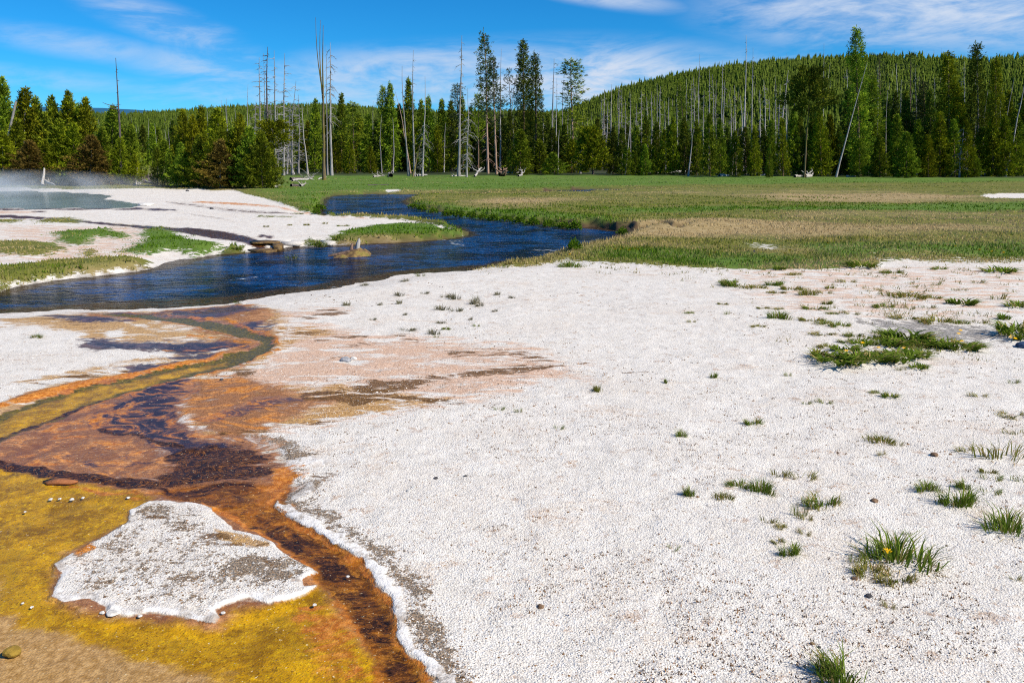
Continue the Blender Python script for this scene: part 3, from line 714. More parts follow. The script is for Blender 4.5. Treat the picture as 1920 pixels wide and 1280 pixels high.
def sub_mesh(name, q, mat, V=V, attrs=True, normals=True):
    u, inv = np.unique(q, return_inverse=True)
    at = {'m0': c0[u], 'm1': c1[u], 'm2': c2[u], 'm3': c3[u], 'm4': c4[u]} if attrs else None
    me = mesh_np(name, V[u], inv.reshape(-1, 4), mat, True, at)
    if normals:
        me.normals_split_custom_set_from_vertices(nrm[u].tolist())
    return me, u


for k, nm in enumerate(NAMES):
    me, _ = sub_mesh(nm, quads[cls == k], gm)
    tag(obj(nm, me), LAB[nm], kind='structure')

# ---- water
def water_mat(name, tones, rough, scales, amp, fres=True, opaque=True, foam=False, tint=(1, 1, 1)):
    m, b = new_mat(name)
    P = b.n('ShaderNodeNewGeometry').outputs['Position']
    h = None
    for (sc_, st, w_) in scales:
        n = b.noise(b.vm('MULTIPLY', P, st), sc_, 3, .55, .4)
        h = b.m('MULTIPLY', n, w_) if h is None else b.m('ADD', h, b.m('MULTIPLY', n, w_))
    bump = b.n('ShaderNodeBump', {'Strength': 1.0, 'Distance': amp, 'Height': h})
    if opaque:
        nn = b.noise(P, .35, 4, .6)
        c = b.mix(b.ss(b.m('ADD', b.m('MULTIPLY', nn, .5), b.m('MULTIPLY', b.noise(b.vm('MULTIPLY', P, (.4, 1.2, 1)), 3.0, 6, .66), .5)), .44, .55), tones[0], tones[1])
        fo, bank, _, _, _ = b.attr('foam')
        c = b.mix(b.ss(b.m('ADD', bank, b.m('MULTIPLY', b.m('SUBTRACT', b.noise(P, 1.4, 4, .6), .5), .8)), .25, .8), c, (.055, .032, .014))
        c = b.mix(b.ss(b.m('ADD', fo, b.m('MULTIPLY', b.m('SUBTRACT', b.noise(b.vm('MULTIPLY', P, (1, 2, 1)), 5.0, 4, .7), .5), 1.6)), .95, 1.15), c, (.75, .78, .8))
        pr = b.n('ShaderNodeBsdfPrincipled', {'Base Color': c, 'Roughness': rough, 'IOR': 1.333, 'Normal': bump.outputs[0]})
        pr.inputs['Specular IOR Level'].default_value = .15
        finish(b, pr.outputs[0])
    else:
        bf = b.n('ShaderNodeNewGeometry').outputs['Backfacing']
        fr = b.n('ShaderNodeFresnel', {'IOR': b.m('SUBTRACT', 1.333, b.m('MULTIPLY', bf, .583)), 'Normal': bump.outputs[0]})
        t = b.n('ShaderNodeBsdfTransparent', {'Color': (*tint, 1)})
        g = b.n('ShaderNodeBsdfGlossy', {'Roughness': rough, 'Color': (1, 1, 1, 1), 'Normal': bump.outputs[0]})
        ms = b.n('ShaderNodeMixShader', {0: b.m('MULTIPLY', fr.outputs[0], .24)})
        b.nt.links.new(t.outputs[0], ms.inputs[1]); b.nt.links.new(g.outputs[0], ms.inputs[2])
        finish(b, ms.outputs[0])
    return m


rv = water_mat('river_water', ((.001, .062, .225), (.0005, .008, .030)), .14, ((1.0, (.75, 1.3, 1), .9), (3.6, (.7, 1.4, 1), .9), (10.0, (.75, 1.3, 1), .30)), .62)  # reflected sky blue and dark ripple gaps are painted into the river colour
sel = quads[(qsd < .5) & (Rr[quads].mean(1) < 170)]
foam = np.zeros(len(X)); bankw = sstep(sdR, -1.1, -.05)
for p_ in ([(1005, 468, 2), (1050, 470, 1.5)], [(840, 455, 2), (870, 460, 2)], [(690, 528, 2), (730, 532, 2)], [(440, 525, 1.5), (490, 520, 1.5)], [(620, 540, 1.5), (650, 533, 1.5)], [(800, 448, 1), (860, 452, 1)]):
    P_ = GP(ribbon(p_), -.2); i2, d2 = polyfield(P_, .8, 1.2); foam[i2] = np.maximum(foam[i2], sstep(d2, .35, -.1))
Vw = V.copy(); Vw[:, 2] = -0.20 + .012 * fbm(X, Y, 1.3, 3, .5, 7)
u, inv = np.unique(sel, return_inverse=True)
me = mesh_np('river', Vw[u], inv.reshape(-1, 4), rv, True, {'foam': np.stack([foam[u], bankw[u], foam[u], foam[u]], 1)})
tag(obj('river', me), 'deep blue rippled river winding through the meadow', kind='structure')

rw = water_mat('runoff_film', None, .03, ((5.0, (1, 1, 1), .6), (16.0, (1, 1, 1), .25)), .010, opaque=False, tint=(.96, .93, .88))
qq = (wt[quads].mean(1) > .35) & (qsd > -.02) & (Rr[quads].mean(1) > 2.8)
Vw[:, 2] = sheet
u, inv = np.unique(quads[qq], return_inverse=True)
tag(obj('runoff_water', mesh_np('runoff_water', Vw[u], inv.reshape(-1, 4), rw, True)), 'thin clear sheet of hot water over the coloured runoff bed', kind='structure')
of = np.zeros(len(X)); P_ = GP(outflow); i2, d2 = polyfield(P_, .6, .7); of[i2] = sstep(d2, .1, -.1)
Vw[:, 2] = Z + .01
u, inv = np.unique(quads[of[quads].mean(1) > .4], return_inverse=True)
tag(obj('outflow_stream', mesh_np('outflow_stream', Vw[u], inv.reshape(-1, 4), rw, True)), 'thin dark outflow stream crossing the white far bank', kind='structure')

hp = water_mat('hot_pool_water', ((.13, .20, .20), (.09, .145, .15)), .15, ((1.5, (1, 1, 1), .6),), .015)
pq = np.zeros(len(X)); i2, d2 = polyfield(pool_l, 1, .4); pq[i2] = sstep(d2, .25, .0)
Vw[:, 2] = -0.09
u, inv = np.unique(quads[pq[quads].mean(1) > .3], return_inverse=True)
me = mesh_np('hot_pool', Vw[u], inv.reshape(-1, 4), hp, True, {'foam': np.zeros((len(u), 4))})
tag(obj('hot_pool', me), 'milky blue grey hot pool with steam drifting over it', kind='structure')
# ================================================================== HILLS
crest_px = [(-400, 214), (-100, 212), (60, 211), (150, 209), (200, 212), (240, 212), (300, 208), (360, 204), (420, 199), (480, 196), (540, 194), (620, 194), (700, 200), (760, 204), (830, 208),
            (900, 208), (960, 207), (1020, 210), (1060, 206), (1090, 194), (1120, 180), (1160, 166), (1210, 152), (1260, 139), (1310, 127), (1380, 117), (1450, 109), (1520, 105), (1600, 101),
            (1660, 99), (1720, 100), (1790, 106), (1850, 107), (1900, 101), (1960, 99), (2100, 96), (2500, 110)]
ca = []; ce = []
for (u_, v_) in crest_px:
    d_ = ray(u_, v_); ca.append(math.atan2(d_[0], d_[1])); ce.append(d_[2] / math.hypot(d_[0], d_[1]))
ca = np.array(ca); ce = np.array(ce)
HR0 = 330.0
def hill_r1(a):   # distance of the crest line
    return 2100.0 - 1050 * sstep(a, -.02, .22)


def hill_z(a, t):
    """height on the slope, t = 0 foot .. 1 crest"""
    r1 = hill_r1(a); top = np.interp(a, ca, ce) * r1 + CAM_H - 9.0
    r = HR0 + (r1 - HR0) * t
    prof = sstep(t, -.25, 1.15); p0 = sstep(np.zeros(1), -.25, 1.15)[0]; p1 = sstep(np.ones(1), -.25, 1.15)[0]
    prof = (prof - p0) / (p1 - p0)
    z = -1.0 + (top + 1.0) * prof
    z = z + 7.0 * fbm(r * np.sin(a), r * np.cos(a), 260.0, 3, .5, 5) * np.clip(t * (1 - t) * 4, 0, 1) * np.clip(top / 80, 0, 1)
    return r, z


ha = np.radians(np.linspace(-62, 62, 260)); ht = np.concatenate([np.linspace(0, 1, 60), np.linspace(1.06, 1.8, 10)])
HA, HT = np.meshgrid(ha, ht)
r_, z_ = hill_z(HA.ravel(), np.minimum(HT.ravel(), 1.0))
over = np.clip(HT.ravel() - 1.0, 0, None)
r_ = r_ + over * 900; z_ = z_ - over ** 2 * 160
hm, b = new_mat('hill_ground')
P = b.n('ShaderNodeNewGeometry').outputs['Position']
hc = b.mix(b.ss(b.noise(P, .02, 6, .65), .35, .65), (.026, .040, .008), (.055, .078, .016))
hc = b.mix(b.m('MULTIPLY', b.ss(b.noise(P, .06, 4, .6), .64, .74), .3), hc, (.09, .08, .04))
finish(b, b.n('ShaderNodeBsdfDiffuse', {'Color': hc}).outputs[0])
hi = np.arange(len(ht) * len(ha)).reshape(len(ht), len(ha))
hq = np.stack([hi[:-1, :-1], hi[:-1, 1:], hi[1:, 1:], hi[1:, :-1]], -1).reshape(-1, 4)
hme = mesh_np('hills', np.stack([r_ * np.sin(HA.ravel()), r_ * np.cos(HA.ravel()), z_], 1), hq, hm, True)
tag(obj('hills', hme), 'long forested hills closing the valley behind the meadow', kind='structure')
# one far ridge beyond the wooded hills, distance haze painted in as blue
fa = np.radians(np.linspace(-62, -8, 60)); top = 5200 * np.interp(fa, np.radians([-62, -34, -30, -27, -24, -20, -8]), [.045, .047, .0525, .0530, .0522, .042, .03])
fm, b = new_mat('hazed_ridge_forest'); finish(b, b.n('ShaderNodeBsdfDiffuse', {'Color': (.03, .11, .20, 1)}).outputs[0])
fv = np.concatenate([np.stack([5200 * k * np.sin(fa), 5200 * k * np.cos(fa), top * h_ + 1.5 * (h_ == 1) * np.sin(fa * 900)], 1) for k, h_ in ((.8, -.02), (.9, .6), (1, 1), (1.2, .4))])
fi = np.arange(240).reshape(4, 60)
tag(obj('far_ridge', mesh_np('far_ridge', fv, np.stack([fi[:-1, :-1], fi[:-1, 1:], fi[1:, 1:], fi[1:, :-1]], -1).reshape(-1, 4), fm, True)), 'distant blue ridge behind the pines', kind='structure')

# ================================================================== FOLIAGE AND WOOD MATERIALS
def needle_mat(name, ca_, cb_, trans=.10):
    m, b = new_mat(name)
    oi = b.n('ShaderNodeObjectInfo'); r = oi.outputs['Random']
    tR, _, _, _, _ = b.attr('tone')
    P = b.n('ShaderNodeNewGeometry').outputs['Position']
    c = b.mix(b.ss(tR, .0, 1.0), ca_, cb_)
    c = b.mix(b.m('MULTIPLY', b.ss(b.noise(b.vm('ADD', P, (3.3, 8.1, 1.7)), .9, 3, .6), .44, .58), .60), c, tuple(x * .42 for x in ca_))
    c = b.mix(b.m('MULTIPLY', b.ss(b.noise(P, .55, 3, .6), .50, .64), .6), c, tuple(x * y for x, y in zip(cb_, (1.12, 1.08, .7))))
    hs = b.n('ShaderNodeHueSaturation', {'Hue': b.m('ADD', .485, b.m('MULTIPLY', r, .03)), 'Saturation': 1.0, 'Value': b.m('ADD', .75, b.m('MULTIPLY', r, .5)), 'Color': c})
    d = b.n('ShaderNodeBsdfDiffuse', {'Color': hs.outputs[0]})
    t = b.n('ShaderNodeBsdfTranslucent', {'Color': hs.outputs[0]})
    ms = b.n('ShaderNodeMixShader', {0: trans})
    b.nt.links.new(d.outputs[0], ms.inputs[1]); b.nt.links.new(t.outputs[0], ms.inputs[2])
    finish(b, ms.outputs[0])
    return m


NEEDLE = {'olive': needle_mat('olive_needles', (0.081, 0.099, 0.007), (0.289, 0.323, 0.019)),
          'green': needle_mat('green_needles', (0.056, 0.118, 0.012), (0.299, 0.368, 0.029)),
          'bright': needle_mat('bright_needles', (0.077, 0.110, 0.010), (0.253, 0.330, 0.026)),
          'dark': needle_mat('dark_needles', (0.030, 0.066, 0.012), (0.173, 0.202, 0.023)),
          'rust': needle_mat('rusty_needles', (.13, .095, .022), (.27, .205, .045)),
          'sparse': needle_mat('grey_green_needles', (0.039, 0.058, 0.029), (0.111, 0.137, 0.052)),
          'hill': needle_mat('hill_needles', (.050, .085, .012), (.120, .165, .028), .1)}


def wood_mat(name, c1_, c2_, lichen=None):
    m, b = new_mat(name)
    P = b.n('ShaderNodeTexCoord').outputs['Object']
    n = b.noise(b.vm('MULTIPLY', P, (6, 6, .8)), 1.5, 5, .65)
    c = b.mix(b.ss(n, .32, .68), c1_, c2_)
    if lichen:
        c = b.mix(b.m('MULTIPLY', b.ss(b.noise(P, .7, 4, .6), .45, .6), .8), c, lichen)
    r = b.n('ShaderNodeObjectInfo').outputs['Random']
    c = b.n('ShaderNodeHueSaturation', {'Value': b.m('ADD', .8, b.m('MULTIPLY', r, .4)), 'Color': c}).outputs[0]
    bp = b.n('ShaderNodeBump', {'Strength': .7, 'Distance': .03, 'Height': n})
    pr = b.n('ShaderNodeBsdfPrincipled', {'Base Color': c, 'Roughness': .9, 'Normal': bp.outputs[0]})
    pr.inputs['Specular IOR Level'].default_value = .15
    finish(b, pr.outputs[0])
    return m


WOOD = {'grey': wood_mat('weathered_grey_wood', (.18, .165, .16), (.38, .36, .35)), 'white': wood_mat('bleached_wood', (.24, .22, .20), (.45, .42, .385)),
        'brown': wood_mat('brown_bark', (.10, .065, .045), (.24, .155, .11)), 'dark': wood_mat('charred_wood', (.055, .045, .045), (.16, .13, .125)),
        'pink': wood_mat('pinkish_bark', (.24, .15, .11), (.42, .29, .22)), 'yellow': wood_mat('lichened_pole', (.10, .075, .045), (.24, .18, .11), (.19, .16, .02))}


# ================================================================== TREE GEOMETRY
def tube(path, radii, n=6):
    """tapered tube along path -> verts, quads"""
    P = np.asarray(path, float); R = np.asarray(radii, float)
    t = np.gradient(P, axis=0); t /= np.linalg.norm(t, axis=1, keepdims=True) + 1e-9
    ref = np.where(np.abs(t[:, 2:3]) > .9, np.array([[1., 0, 0]]), np.array([[0., 0, 1.]]))
    a = np.cross(t, ref); a /= np.linalg.norm(a, axis=1, keepdims=True) + 1e-9
    c = np.cross(t, a)
    th = np.linspace(0, 2 * np.pi, n, endpoint=False)
    V = P[:, None] + R[:, None, None] * (a[:, None] * np.cos(th)[None, :, None] + c[:, None] * np.sin(th)[None, :, None])
    m = len(P); i = np.arange(m * n).reshape(m, n)
    q = np.stack([i[:-1], np.roll(i[:-1], -1, 1), np.roll(i[1:], -1, 1), i[1:]], -1).reshape(-1, 4)
    return V.reshape(-1, 3), q


class Acc:
    def __init__(self): self.V = []; self.F = []; self.n = 0
    def add(self, V, Fq):
        self.V.append(V); self.F.append(Fq + self.n); self.n += len(V)
    def tube(self, p, r, n=6): self.add(*tube(p, r, n))
    def mesh(self, name, mat, smooth=True):
        return mesh_np(name, np.concatenate(self.V), np.concatenate(self.F), mat, smooth)


def leaves(cen, dirs, ln, wd, rs_):
    """diamond sprays: centre, direction, length, width"""
    k = len(cen)
    d = dirs / (np.linalg.norm(dirs, axis=1, keepdims=True) + 1e-9)
    rnd = rs_.normal(size=(k, 3)); s = np.cross(d, rnd); s /= np.linalg.norm(s, axis=1, keepdims=True) + 1e-9
    ln = ln[:, None]; wd = wd[:, None]
    A = cen - d * ln * .1; B_ = cen + d * ln * .45 + s * wd; C_ = cen + d * ln; D_ = cen + d * ln * .45 - s * wd
    V = np.stack([A, B_, C_, D_], 1).reshape(-1, 3)
    return V, np.arange(4 * k).reshape(k, 4)


def crown(seed, H=10.0, R=2.0, base=.05, shape=.8, dens=1.0, up=.25, gap=.0, lump=.35, leaf=.36, clumpy=False, spires=0, flat=False):
    """needle sprays carried on whorled branches of a conifer H m tall"""
    r = np.random.default_rng(seed)
    cen, dr, ln, wd, tone = [], [], [], [], []
    h = H * base; az0 = 0
    lobes = r.uniform(0, 2 * np.pi, 4)
    sector = r.uniform(.72, 1.15, (12, 9))
    while h < H * .985:
        t = (h - H * base) / (H * (1 - base))
        prof = (1 - t) ** shape
        if base > .3: prof *= sstep(np.array([t]), -.12, .22)[0]
        else: prof *= .72 + .28 * sstep(np.array([t]), 0, .2)[0]
        nb = int(r.integers(7, 10)) if flat else int(r.integers(5, 8)) if not clumpy else int(r.integers(3, 6))
        az0 += 2.4
        for k in range(nb):
            if r.random() < gap: continue
            a = az0 + k * 2 * np.pi / nb + r.normal(0, .25)
            sec = sector[int(t * 11.9), int((a % (2 * np.pi)) / (2 * np.pi) * 8.99)]
            L = R * prof * sec * (1 + lump * r.normal(0, .6)) + .10
            L = max(L, .12)
            ns = max(2, int(L / .30 * dens * 2.6) + 1)
            s = np.sqrt(r.uniform(.04, 1.0, ns)) if not clumpy else r.uniform(.55, 1.0, ns)
            drop = -.10 * (1 - t) + up * t
            c = np.stack([np.cos(a) * s * L, np.sin(a) * s * L, h + s * L * drop + up * .5 * (s * L) ** 2 / max(L, .3)], 1)
            c += r.normal(0, .09 + .03 * L, (ns, 3))
            d = np.stack([np.cos(a) + r.normal(0, .55, ns), np.sin(a) + r.normal(0, .55, ns), .6 + .9 * t + r.normal(0, .4, ns)], 1)
            if flat: d[:, 2] = r.normal(.05, .28, ns) + .5 * t
            reps = 5 if leaf < .25 else 4
            for _ in range(reps):
                cen.append(c + r.normal(0, .05, (ns, 3))); dr.append(d + r.normal(0, .4, (ns, 3)))
                ln.append(leaf * r.uniform(.7, 1.3, ns)); wd.append(leaf * r.uniform(.09, .17, ns))
                tone.append(np.clip(.55 + r.normal(0, .26, ns), 0, 1))
        h += (.24 + .012 * H) / max(dens, .4) * (1.4 if clumpy else 1) * r.uniform(.8, 1.2) * (.55 + .6 * (1 - t))
    for _ in range(spires):      # side leaders that give the top its several tips
        a = r.uniform(0, 6.28); q_ = r.uniform(.55, .86); rad = R * (1 - q_) * r.uniform(.5, 1.0); top_ = H * (q_ + r.uniform(.06, .13)); ns = 110
        f = r.uniform(0, 1, ns) ** .8; hh = H * q_ - .6 + (top_ - H * q_ + .6) * f; rr_ = .42 * (1 - f) + .03; aa = r.uniform(0, 6.28, ns)
        cen.append(np.stack([np.cos(a) * rad + np.cos(aa) * rr_, np.sin(a) * rad + np.sin(aa) * rr_, hh], 1)); dr.append(np.stack([np.cos(aa) * .6, np.sin(aa) * .6, 1.0 + r.normal(0, .3, ns)], 1))
        ln.append(leaf * r.uniform(.7, 1.2, ns)); wd.append(leaf * r.uniform(.10, .18, ns)); tone.append(np.clip(r.normal(.55, .26, ns), 0, 1))
    # leader
    k = 8; hh = np.linspace(H * .96, H * 1.005, k)
    cen.append(np.stack([r.normal(0, .02, k), r.normal(0, .02, k), hh], 1)); dr.append(np.stack([r.normal(0, .4, k), r.normal(0, .4, k), np.ones(k)], 1)); ln.append(np.full(k, leaf)); wd.append(np.full(k, leaf * .16)); tone.append(np.full(k, .7))
    cen = np.concatenate(cen); tone = np.concatenate(tone)
    V, Q = leaves(cen, np.concatenate(dr), np.concatenate(ln), np.concatenate(wd), r)
    t4 = np.repeat(tone, 4); 
    return V, Q, np.stack([t4, t4, t4, np.ones_like(t4)], 1)


def trunk_mesh(seed, H, r0, twigs=0, t0=.1, t1=.6, tl=1.2, nm='trunk'):
    r = np.random.default_rng(seed); A_ = Acc()
    z = np.linspace(-.25, H * .97, 9); w = np.cumsum(r.normal(0, .035, (9, 2)), 0) * (z[:, None] / H)
    A_.tube(np.column_stack([w, z]), r0 * (1 - .9 * np.clip(z, 0, None) / H) + .012, 7)
    for _ in range(twigs):
        h = H * r.uniform(t0, t1); a = r.uniform(0, 6.28); L = tl * r.uniform(.4, 1.1)
        s = np.linspace(0, 1, 4)
        A_.tube(np.column_stack([np.cos(a) * s * L, np.sin(a) * s * L, h + L * (-.15 * s - .25 * s * s)]), .022 * (1.1 - s), 3)
    return A_.mesh(nm, None)


VAR = {}
def variant(kind, k):
    """crown and trunk meshes (10 m tall) shared between trees of one form"""
    key = (kind, k)
    if key in VAR: return VAR[key]
    sd_ = hash_int(kind) + k * 101
    H = 10.0
    p = {'bushy': dict(R=2.5, base=.03, shape=1.15, dens=1.2, up=.55, lump=.5, leaf=.34, spires=4),
         'young': dict(R=1.7, base=.02, shape=.85, dens=1.15, up=.25, lump=.25, leaf=.33),
         'spruce': dict(flat=True, R=1.75, base=.03, shape=.95, dens=1.1, up=.02, lump=.35, leaf=.32),
         'tall': dict(flat=True, R=1.0, base=.08, shape=.62, dens=1.35, up=-.14, lump=.42, leaf=.18, gap=.05),
         'topped': dict(flat=True, R=1.0, base=.42, shape=.55, dens=.95, up=-.05, lump=.65, leaf=.20, gap=.12),
         'gappy': dict(flat=True, R=.55, base=.18, shape=.35, dens=1.0, up=.2, lump=.8, leaf=.18, gap=.2),
         'sparse': dict(flat=True, R=1.1, base=.40, shape=.45, dens=.55, up=.3, lump=.7, leaf=.19, gap=.3),
         'round': dict(R=3.4, base=.10, shape=.42, dens=1.2, up=.35, lump=.35, leaf=.42),
         'lobed': dict(R=2.2, base=.60, shape=.35, dens=1.3, up=.3, lump=.5, leaf=.34)}[kind]
    V_, Q_, T_ = crown(sd_, H, **p)
    cm = mesh_np(kind + '_crown', V_, Q_, NEEDLE['green'], False, {'tone': T_})
    tr = {'topped': .14, 'tall': .15, 'sparse': .12, 'gappy': .13, 'lobed': .13, 'round': .3}.get(kind, .17)
    tw = {'topped': 26, 'tall': 14, 'sparse': 30, 'lobed': 4, 'gappy': 20, 'bushy': 14}.get(kind, 6)
    tm = trunk_mesh(sd_ + 9, H, tr, tw, .08, .5, .9)
    tm.materials.append(WOOD['brown'])
    VAR[key] = (cm, tm)
    return VAR[key]


def hash_int(s):
    v = 0
    for c_ in s: v = (v * 31 + ord(c_)) % 100003
    return v


def slot_mat(o, m):
    o.material_slots[0].link = 'OBJECT'; o.material_slots[0].material = m


TREES = []   # records for labelling: dict(u, depth, kind, adj, obj)
BASEW = {'bushy': 5.0, 'young': 3.4, 'spruce': 3.5, 'tall': 2.3, 'topped': 2.0, 'gappy': 1.1, 'sparse': 2.2, 'round': 6.8, 'lobed': 4.4}


def pine(ub, vb, ut, vt, w, kind, mat, bark='brown', k=None, label=None, stand=None):
    g = G(ub, vb); Yd = g[1]
    gz = ground_z(*g)
    top = at_depth(ut, vt, Yd); foot = Vector((g[0], g[1], gz))
    ax = top - foot; Ht = ax.length
    k = random.randrange(4) if k is None else k
    cm, tm = variant(kind, k)
    o = empty('pine_tree', foot)
    o.rotation_mode = 'QUATERNION'
    o.rotation_quaternion = Vector((0, 0, 1)).rotation_difference(ax.normalized()) @ Euler((0, 0, random.uniform(0, 6.28))).to_quaternion()
    wm = w * Yd / F * math.sqrt(1 + (g[0] / Yd) ** 2) * (.84 if kind in ('young', 'spruce', 'tall') else .98)
    sw = wm / BASEW[kind]; sz = Ht / 10.0
    o.scale = (sw, sw, sz)
    t = obj('trunk', tm, o); slot_mat(t, WOOD[bark]); 
    # keep the trunk's girth in proportion to the height, not to the crown
    tg = min(max(.55 * sz / sw + .2, .35), 2.0); t.scale = (tg, tg, 1)
    c = obj('crown', cm, o); slot_mat(c, NEEDLE[mat])
    TREES.append(dict(u=ub, d=Yd, kind='pine', form=kind, mat=mat, h=vb - vt, obj=o, label=label))
    return o


def snag(ub, vb, ut, vt, wpx=4, br=14, blen=.9, wood='grey', label=None, droop=.5, lo=.15, hi=.95, nm='dead_tree', fork=None, twist=.12):
    g = G(ub, vb); Yd = g[1]; gz = ground_z(*g)
    top = at_depth(ut, vt, Yd); foot = Vector((g[0], g[1], gz)); ax = top - foot
    r = np.random.default_rng(int(ub * 7 + vt * 13) % 99991)
    H = ax.length
    o = empty(nm, foot)
    dirn = np.array(ax)
    m = 9; s = np.linspace(0, 1, m)
    wob = np.cumsum(r.normal(0, twist, (m, 2)), 0) * (s * (1 - s) * 2)[:, None]
    path = s[:, None] * dirn[None]; path[:, :2] += wob; path[0, 2] -= .3
    r0 = wpx * Yd / F * .45
    rad = r0 * (1 - .86 * s); rad[0] *= 1.35
    A_ = Acc(); A_.tube(path, rad, 7)
    if fork:
        for (fu, fv, f0) in fork:
            ft = np.array(at_depth(fu, fv, Yd) - foot); p0 = np.array([np.interp(f0, s, path[:, i]) for i in range(3)])
            q = np.linspace(0, 1, 6)[:, None]; pth = p0 + (ft - p0) * q; pth[:, 0] += np.sin(q[:, 0] * 3.1) * .25 * np.sign(ft[0] - dirn[0] + 1e-6)
            A_.tube(pth, r0 * (1 - .86 * f0) * .8 * (1 - .8 * q[:, 0]), 6)
    obj('trunk', A_.mesh('trunk', WOOD[wood]), o)
    if br:
        B_ = Acc()
        for _ in range(br):
            f = r.uniform(lo, hi); p0 = np.array([np.interp(f, s, path[:, i]) for i in range(3)])
            a = r.uniform(0, 6.28); L = blen * r.uniform(.35, 1.15) * (1.15 - .6 * f)
            q = np.linspace(0, 1, 5)
            rise = r.uniform(-.1, .35); dz = L * (rise * q - droop * r.uniform(.6, 1.4) * q * q)
            pth = p0 + np.column_stack([np.cos(a) * q * L, np.sin(a) * q * L, dz])
            pth[1:] += r.normal(0, .035 * L, (4, 3))
            B_.tube(pth, max(.034, .26 * r0) * (1.1 - q), 3)
            if L > .8:
                for _2 in range(2):
                    j = r.integers(1, 4); a2 = a + r.choice([-1, 1]) * r.uniform(.5, 1.1); l2 = L * r.uniform(.25, .5)
                    B_.tube(pth[j] + np.column_stack([np.cos(a2) * q * l2, np.sin(a2) * q * l2, -.4 * l2 * q * q]), max(.024, .15 * r0) * (1.1 - q), 3)
        obj('branches', B_.mesh('branches', WOOD[wood]), o)
    TREES.append(dict(u=ub, d=Yd, kind='snag', form=nm, mat=wood, h=vb - vt, obj=o, label=label, lean=ut - ub))
    return o
# ================================================================== THE STANDS
# near clump beside the hot pool
for a in ((0, 344, 3, 148, 88, 'bushy', 'bright', 'grey', 0, 'tall bright pine cut by the frame edge, beside the steaming pool'),
          (42, 343, 48, 166, 84, 'bushy', 'olive', 'grey', 1, 'double-topped olive pine standing second from the steamy frame edge'),
          (66, 342, 67, 182, 62, 'bushy', 'green', 'grey', 2, None), (97, 342, 97, 180, 62, 'bushy', 'green', 'brown', 3, None),
          (126, 342, 128, 174, 70, 'bushy', 'olive', 'brown', 0, None), (160, 342, 160, 184, 70, 'bushy', 'olive', 'brown', 1, None),
          (148, 341, 146, 196, 60, 'bushy', 'green', 'brown', 2, None), (208, 343, 212, 198, 72, 'bushy', 'green', 'brown', 3, 'dark green pine directly behind the tall grey pole'),
          (243, 344, 246, 236, 56, 'bushy', 'green', 'brown', 0, None),
          (56, 348, 56, 264, 72, 'bushy', 'rust', 'grey', 2, 'rusty half-dead pine behind the drifting steam'),
          (168, 348, 173, 254, 84, 'bushy', 'rust', 'grey', 3, 'brownish thinning pine in front of the dark pines by the pool'),
          (6, 347, 4, 246, 74, 'bushy', 'olive', 'grey', 3, None), (104, 346, 112, 224, 74, 'bushy', 'olive', 'brown', 1, None), (138, 346, 138, 232, 66, 'bushy', 'olive', 'brown', 2, None),
          (190, 346, 192, 240, 60, 'bushy', 'bright', 'brown', 0, None), (222, 347, 226, 258, 46, 'bushy', 'olive', 'brown', 1, None), (28, 346, 30, 224, 66, 'bushy', 'olive', 'grey', 0, None),
          (80, 347, 84, 262, 60, 'bushy', 'olive', 'brown', 3, None), (-45, 344, -44, 150, 90, 'bushy', 'green', 'brown', 2, None), (250, 347, 252, 290, 34, 'bushy', 'olive', 'brown', 2, None),
          # clump by the bend
          (296, 350, 294, 276, 32, 'young', 'bright', 'brown', 0, 'small bright pine, first of the clump after the grassy gap'),
          (319, 351, 318, 280, 32, 'young', 'bright', 'brown', 1, 'second small bright pine after the grassy gap'),
          (343, 350, 343, 206, 58, 'bushy', 'olive', 'brown', 1, None), (376, 350, 377, 200, 58, 'bushy', 'olive', 'brown', 2, None), (360, 351, 361, 216, 56, 'bushy', 'olive', 'grey', 3, None),
          (372, 353, 372, 256, 54, 'bushy', 'bright', 'brown', 0, None), (346, 352, 338, 268, 52, 'bushy', 'green', 'brown', 1, None),
          (411, 353, 408, 203, 84, 'bushy', 'olive', 'grey', 3, 'brown-skirted pine with a pale trunk, mid-clump by the river bend'),
          (412, 354, 414, 262, 80, 'bushy', 'rust', 'grey', 2, 'low rust-brown pine at the foot of the pale-trunked pine'),
          (452, 353, 449, 216, 66, 'bushy', 'olive', 'brown', 0, None), (470, 354, 468, 238, 72, 'bushy', 'green', 'brown', 1, None), (440, 352, 436, 240, 60, 'bushy', 'green', 'brown', 3, None),
          (492, 355, 488, 246, 72, 'bushy', 'bright', 'brown', 2, 'broad bright pine ending the clump at the river bend'), (500, 354, 508, 268, 54, 'bushy', 'olive', 'brown', 1, None),
          (518, 347, 511, 230, 66, 'lobed', 'olive', 'dark', 0, 'spreading pine on a dark forked trunk at the lawn edge')):
    pine(*a)
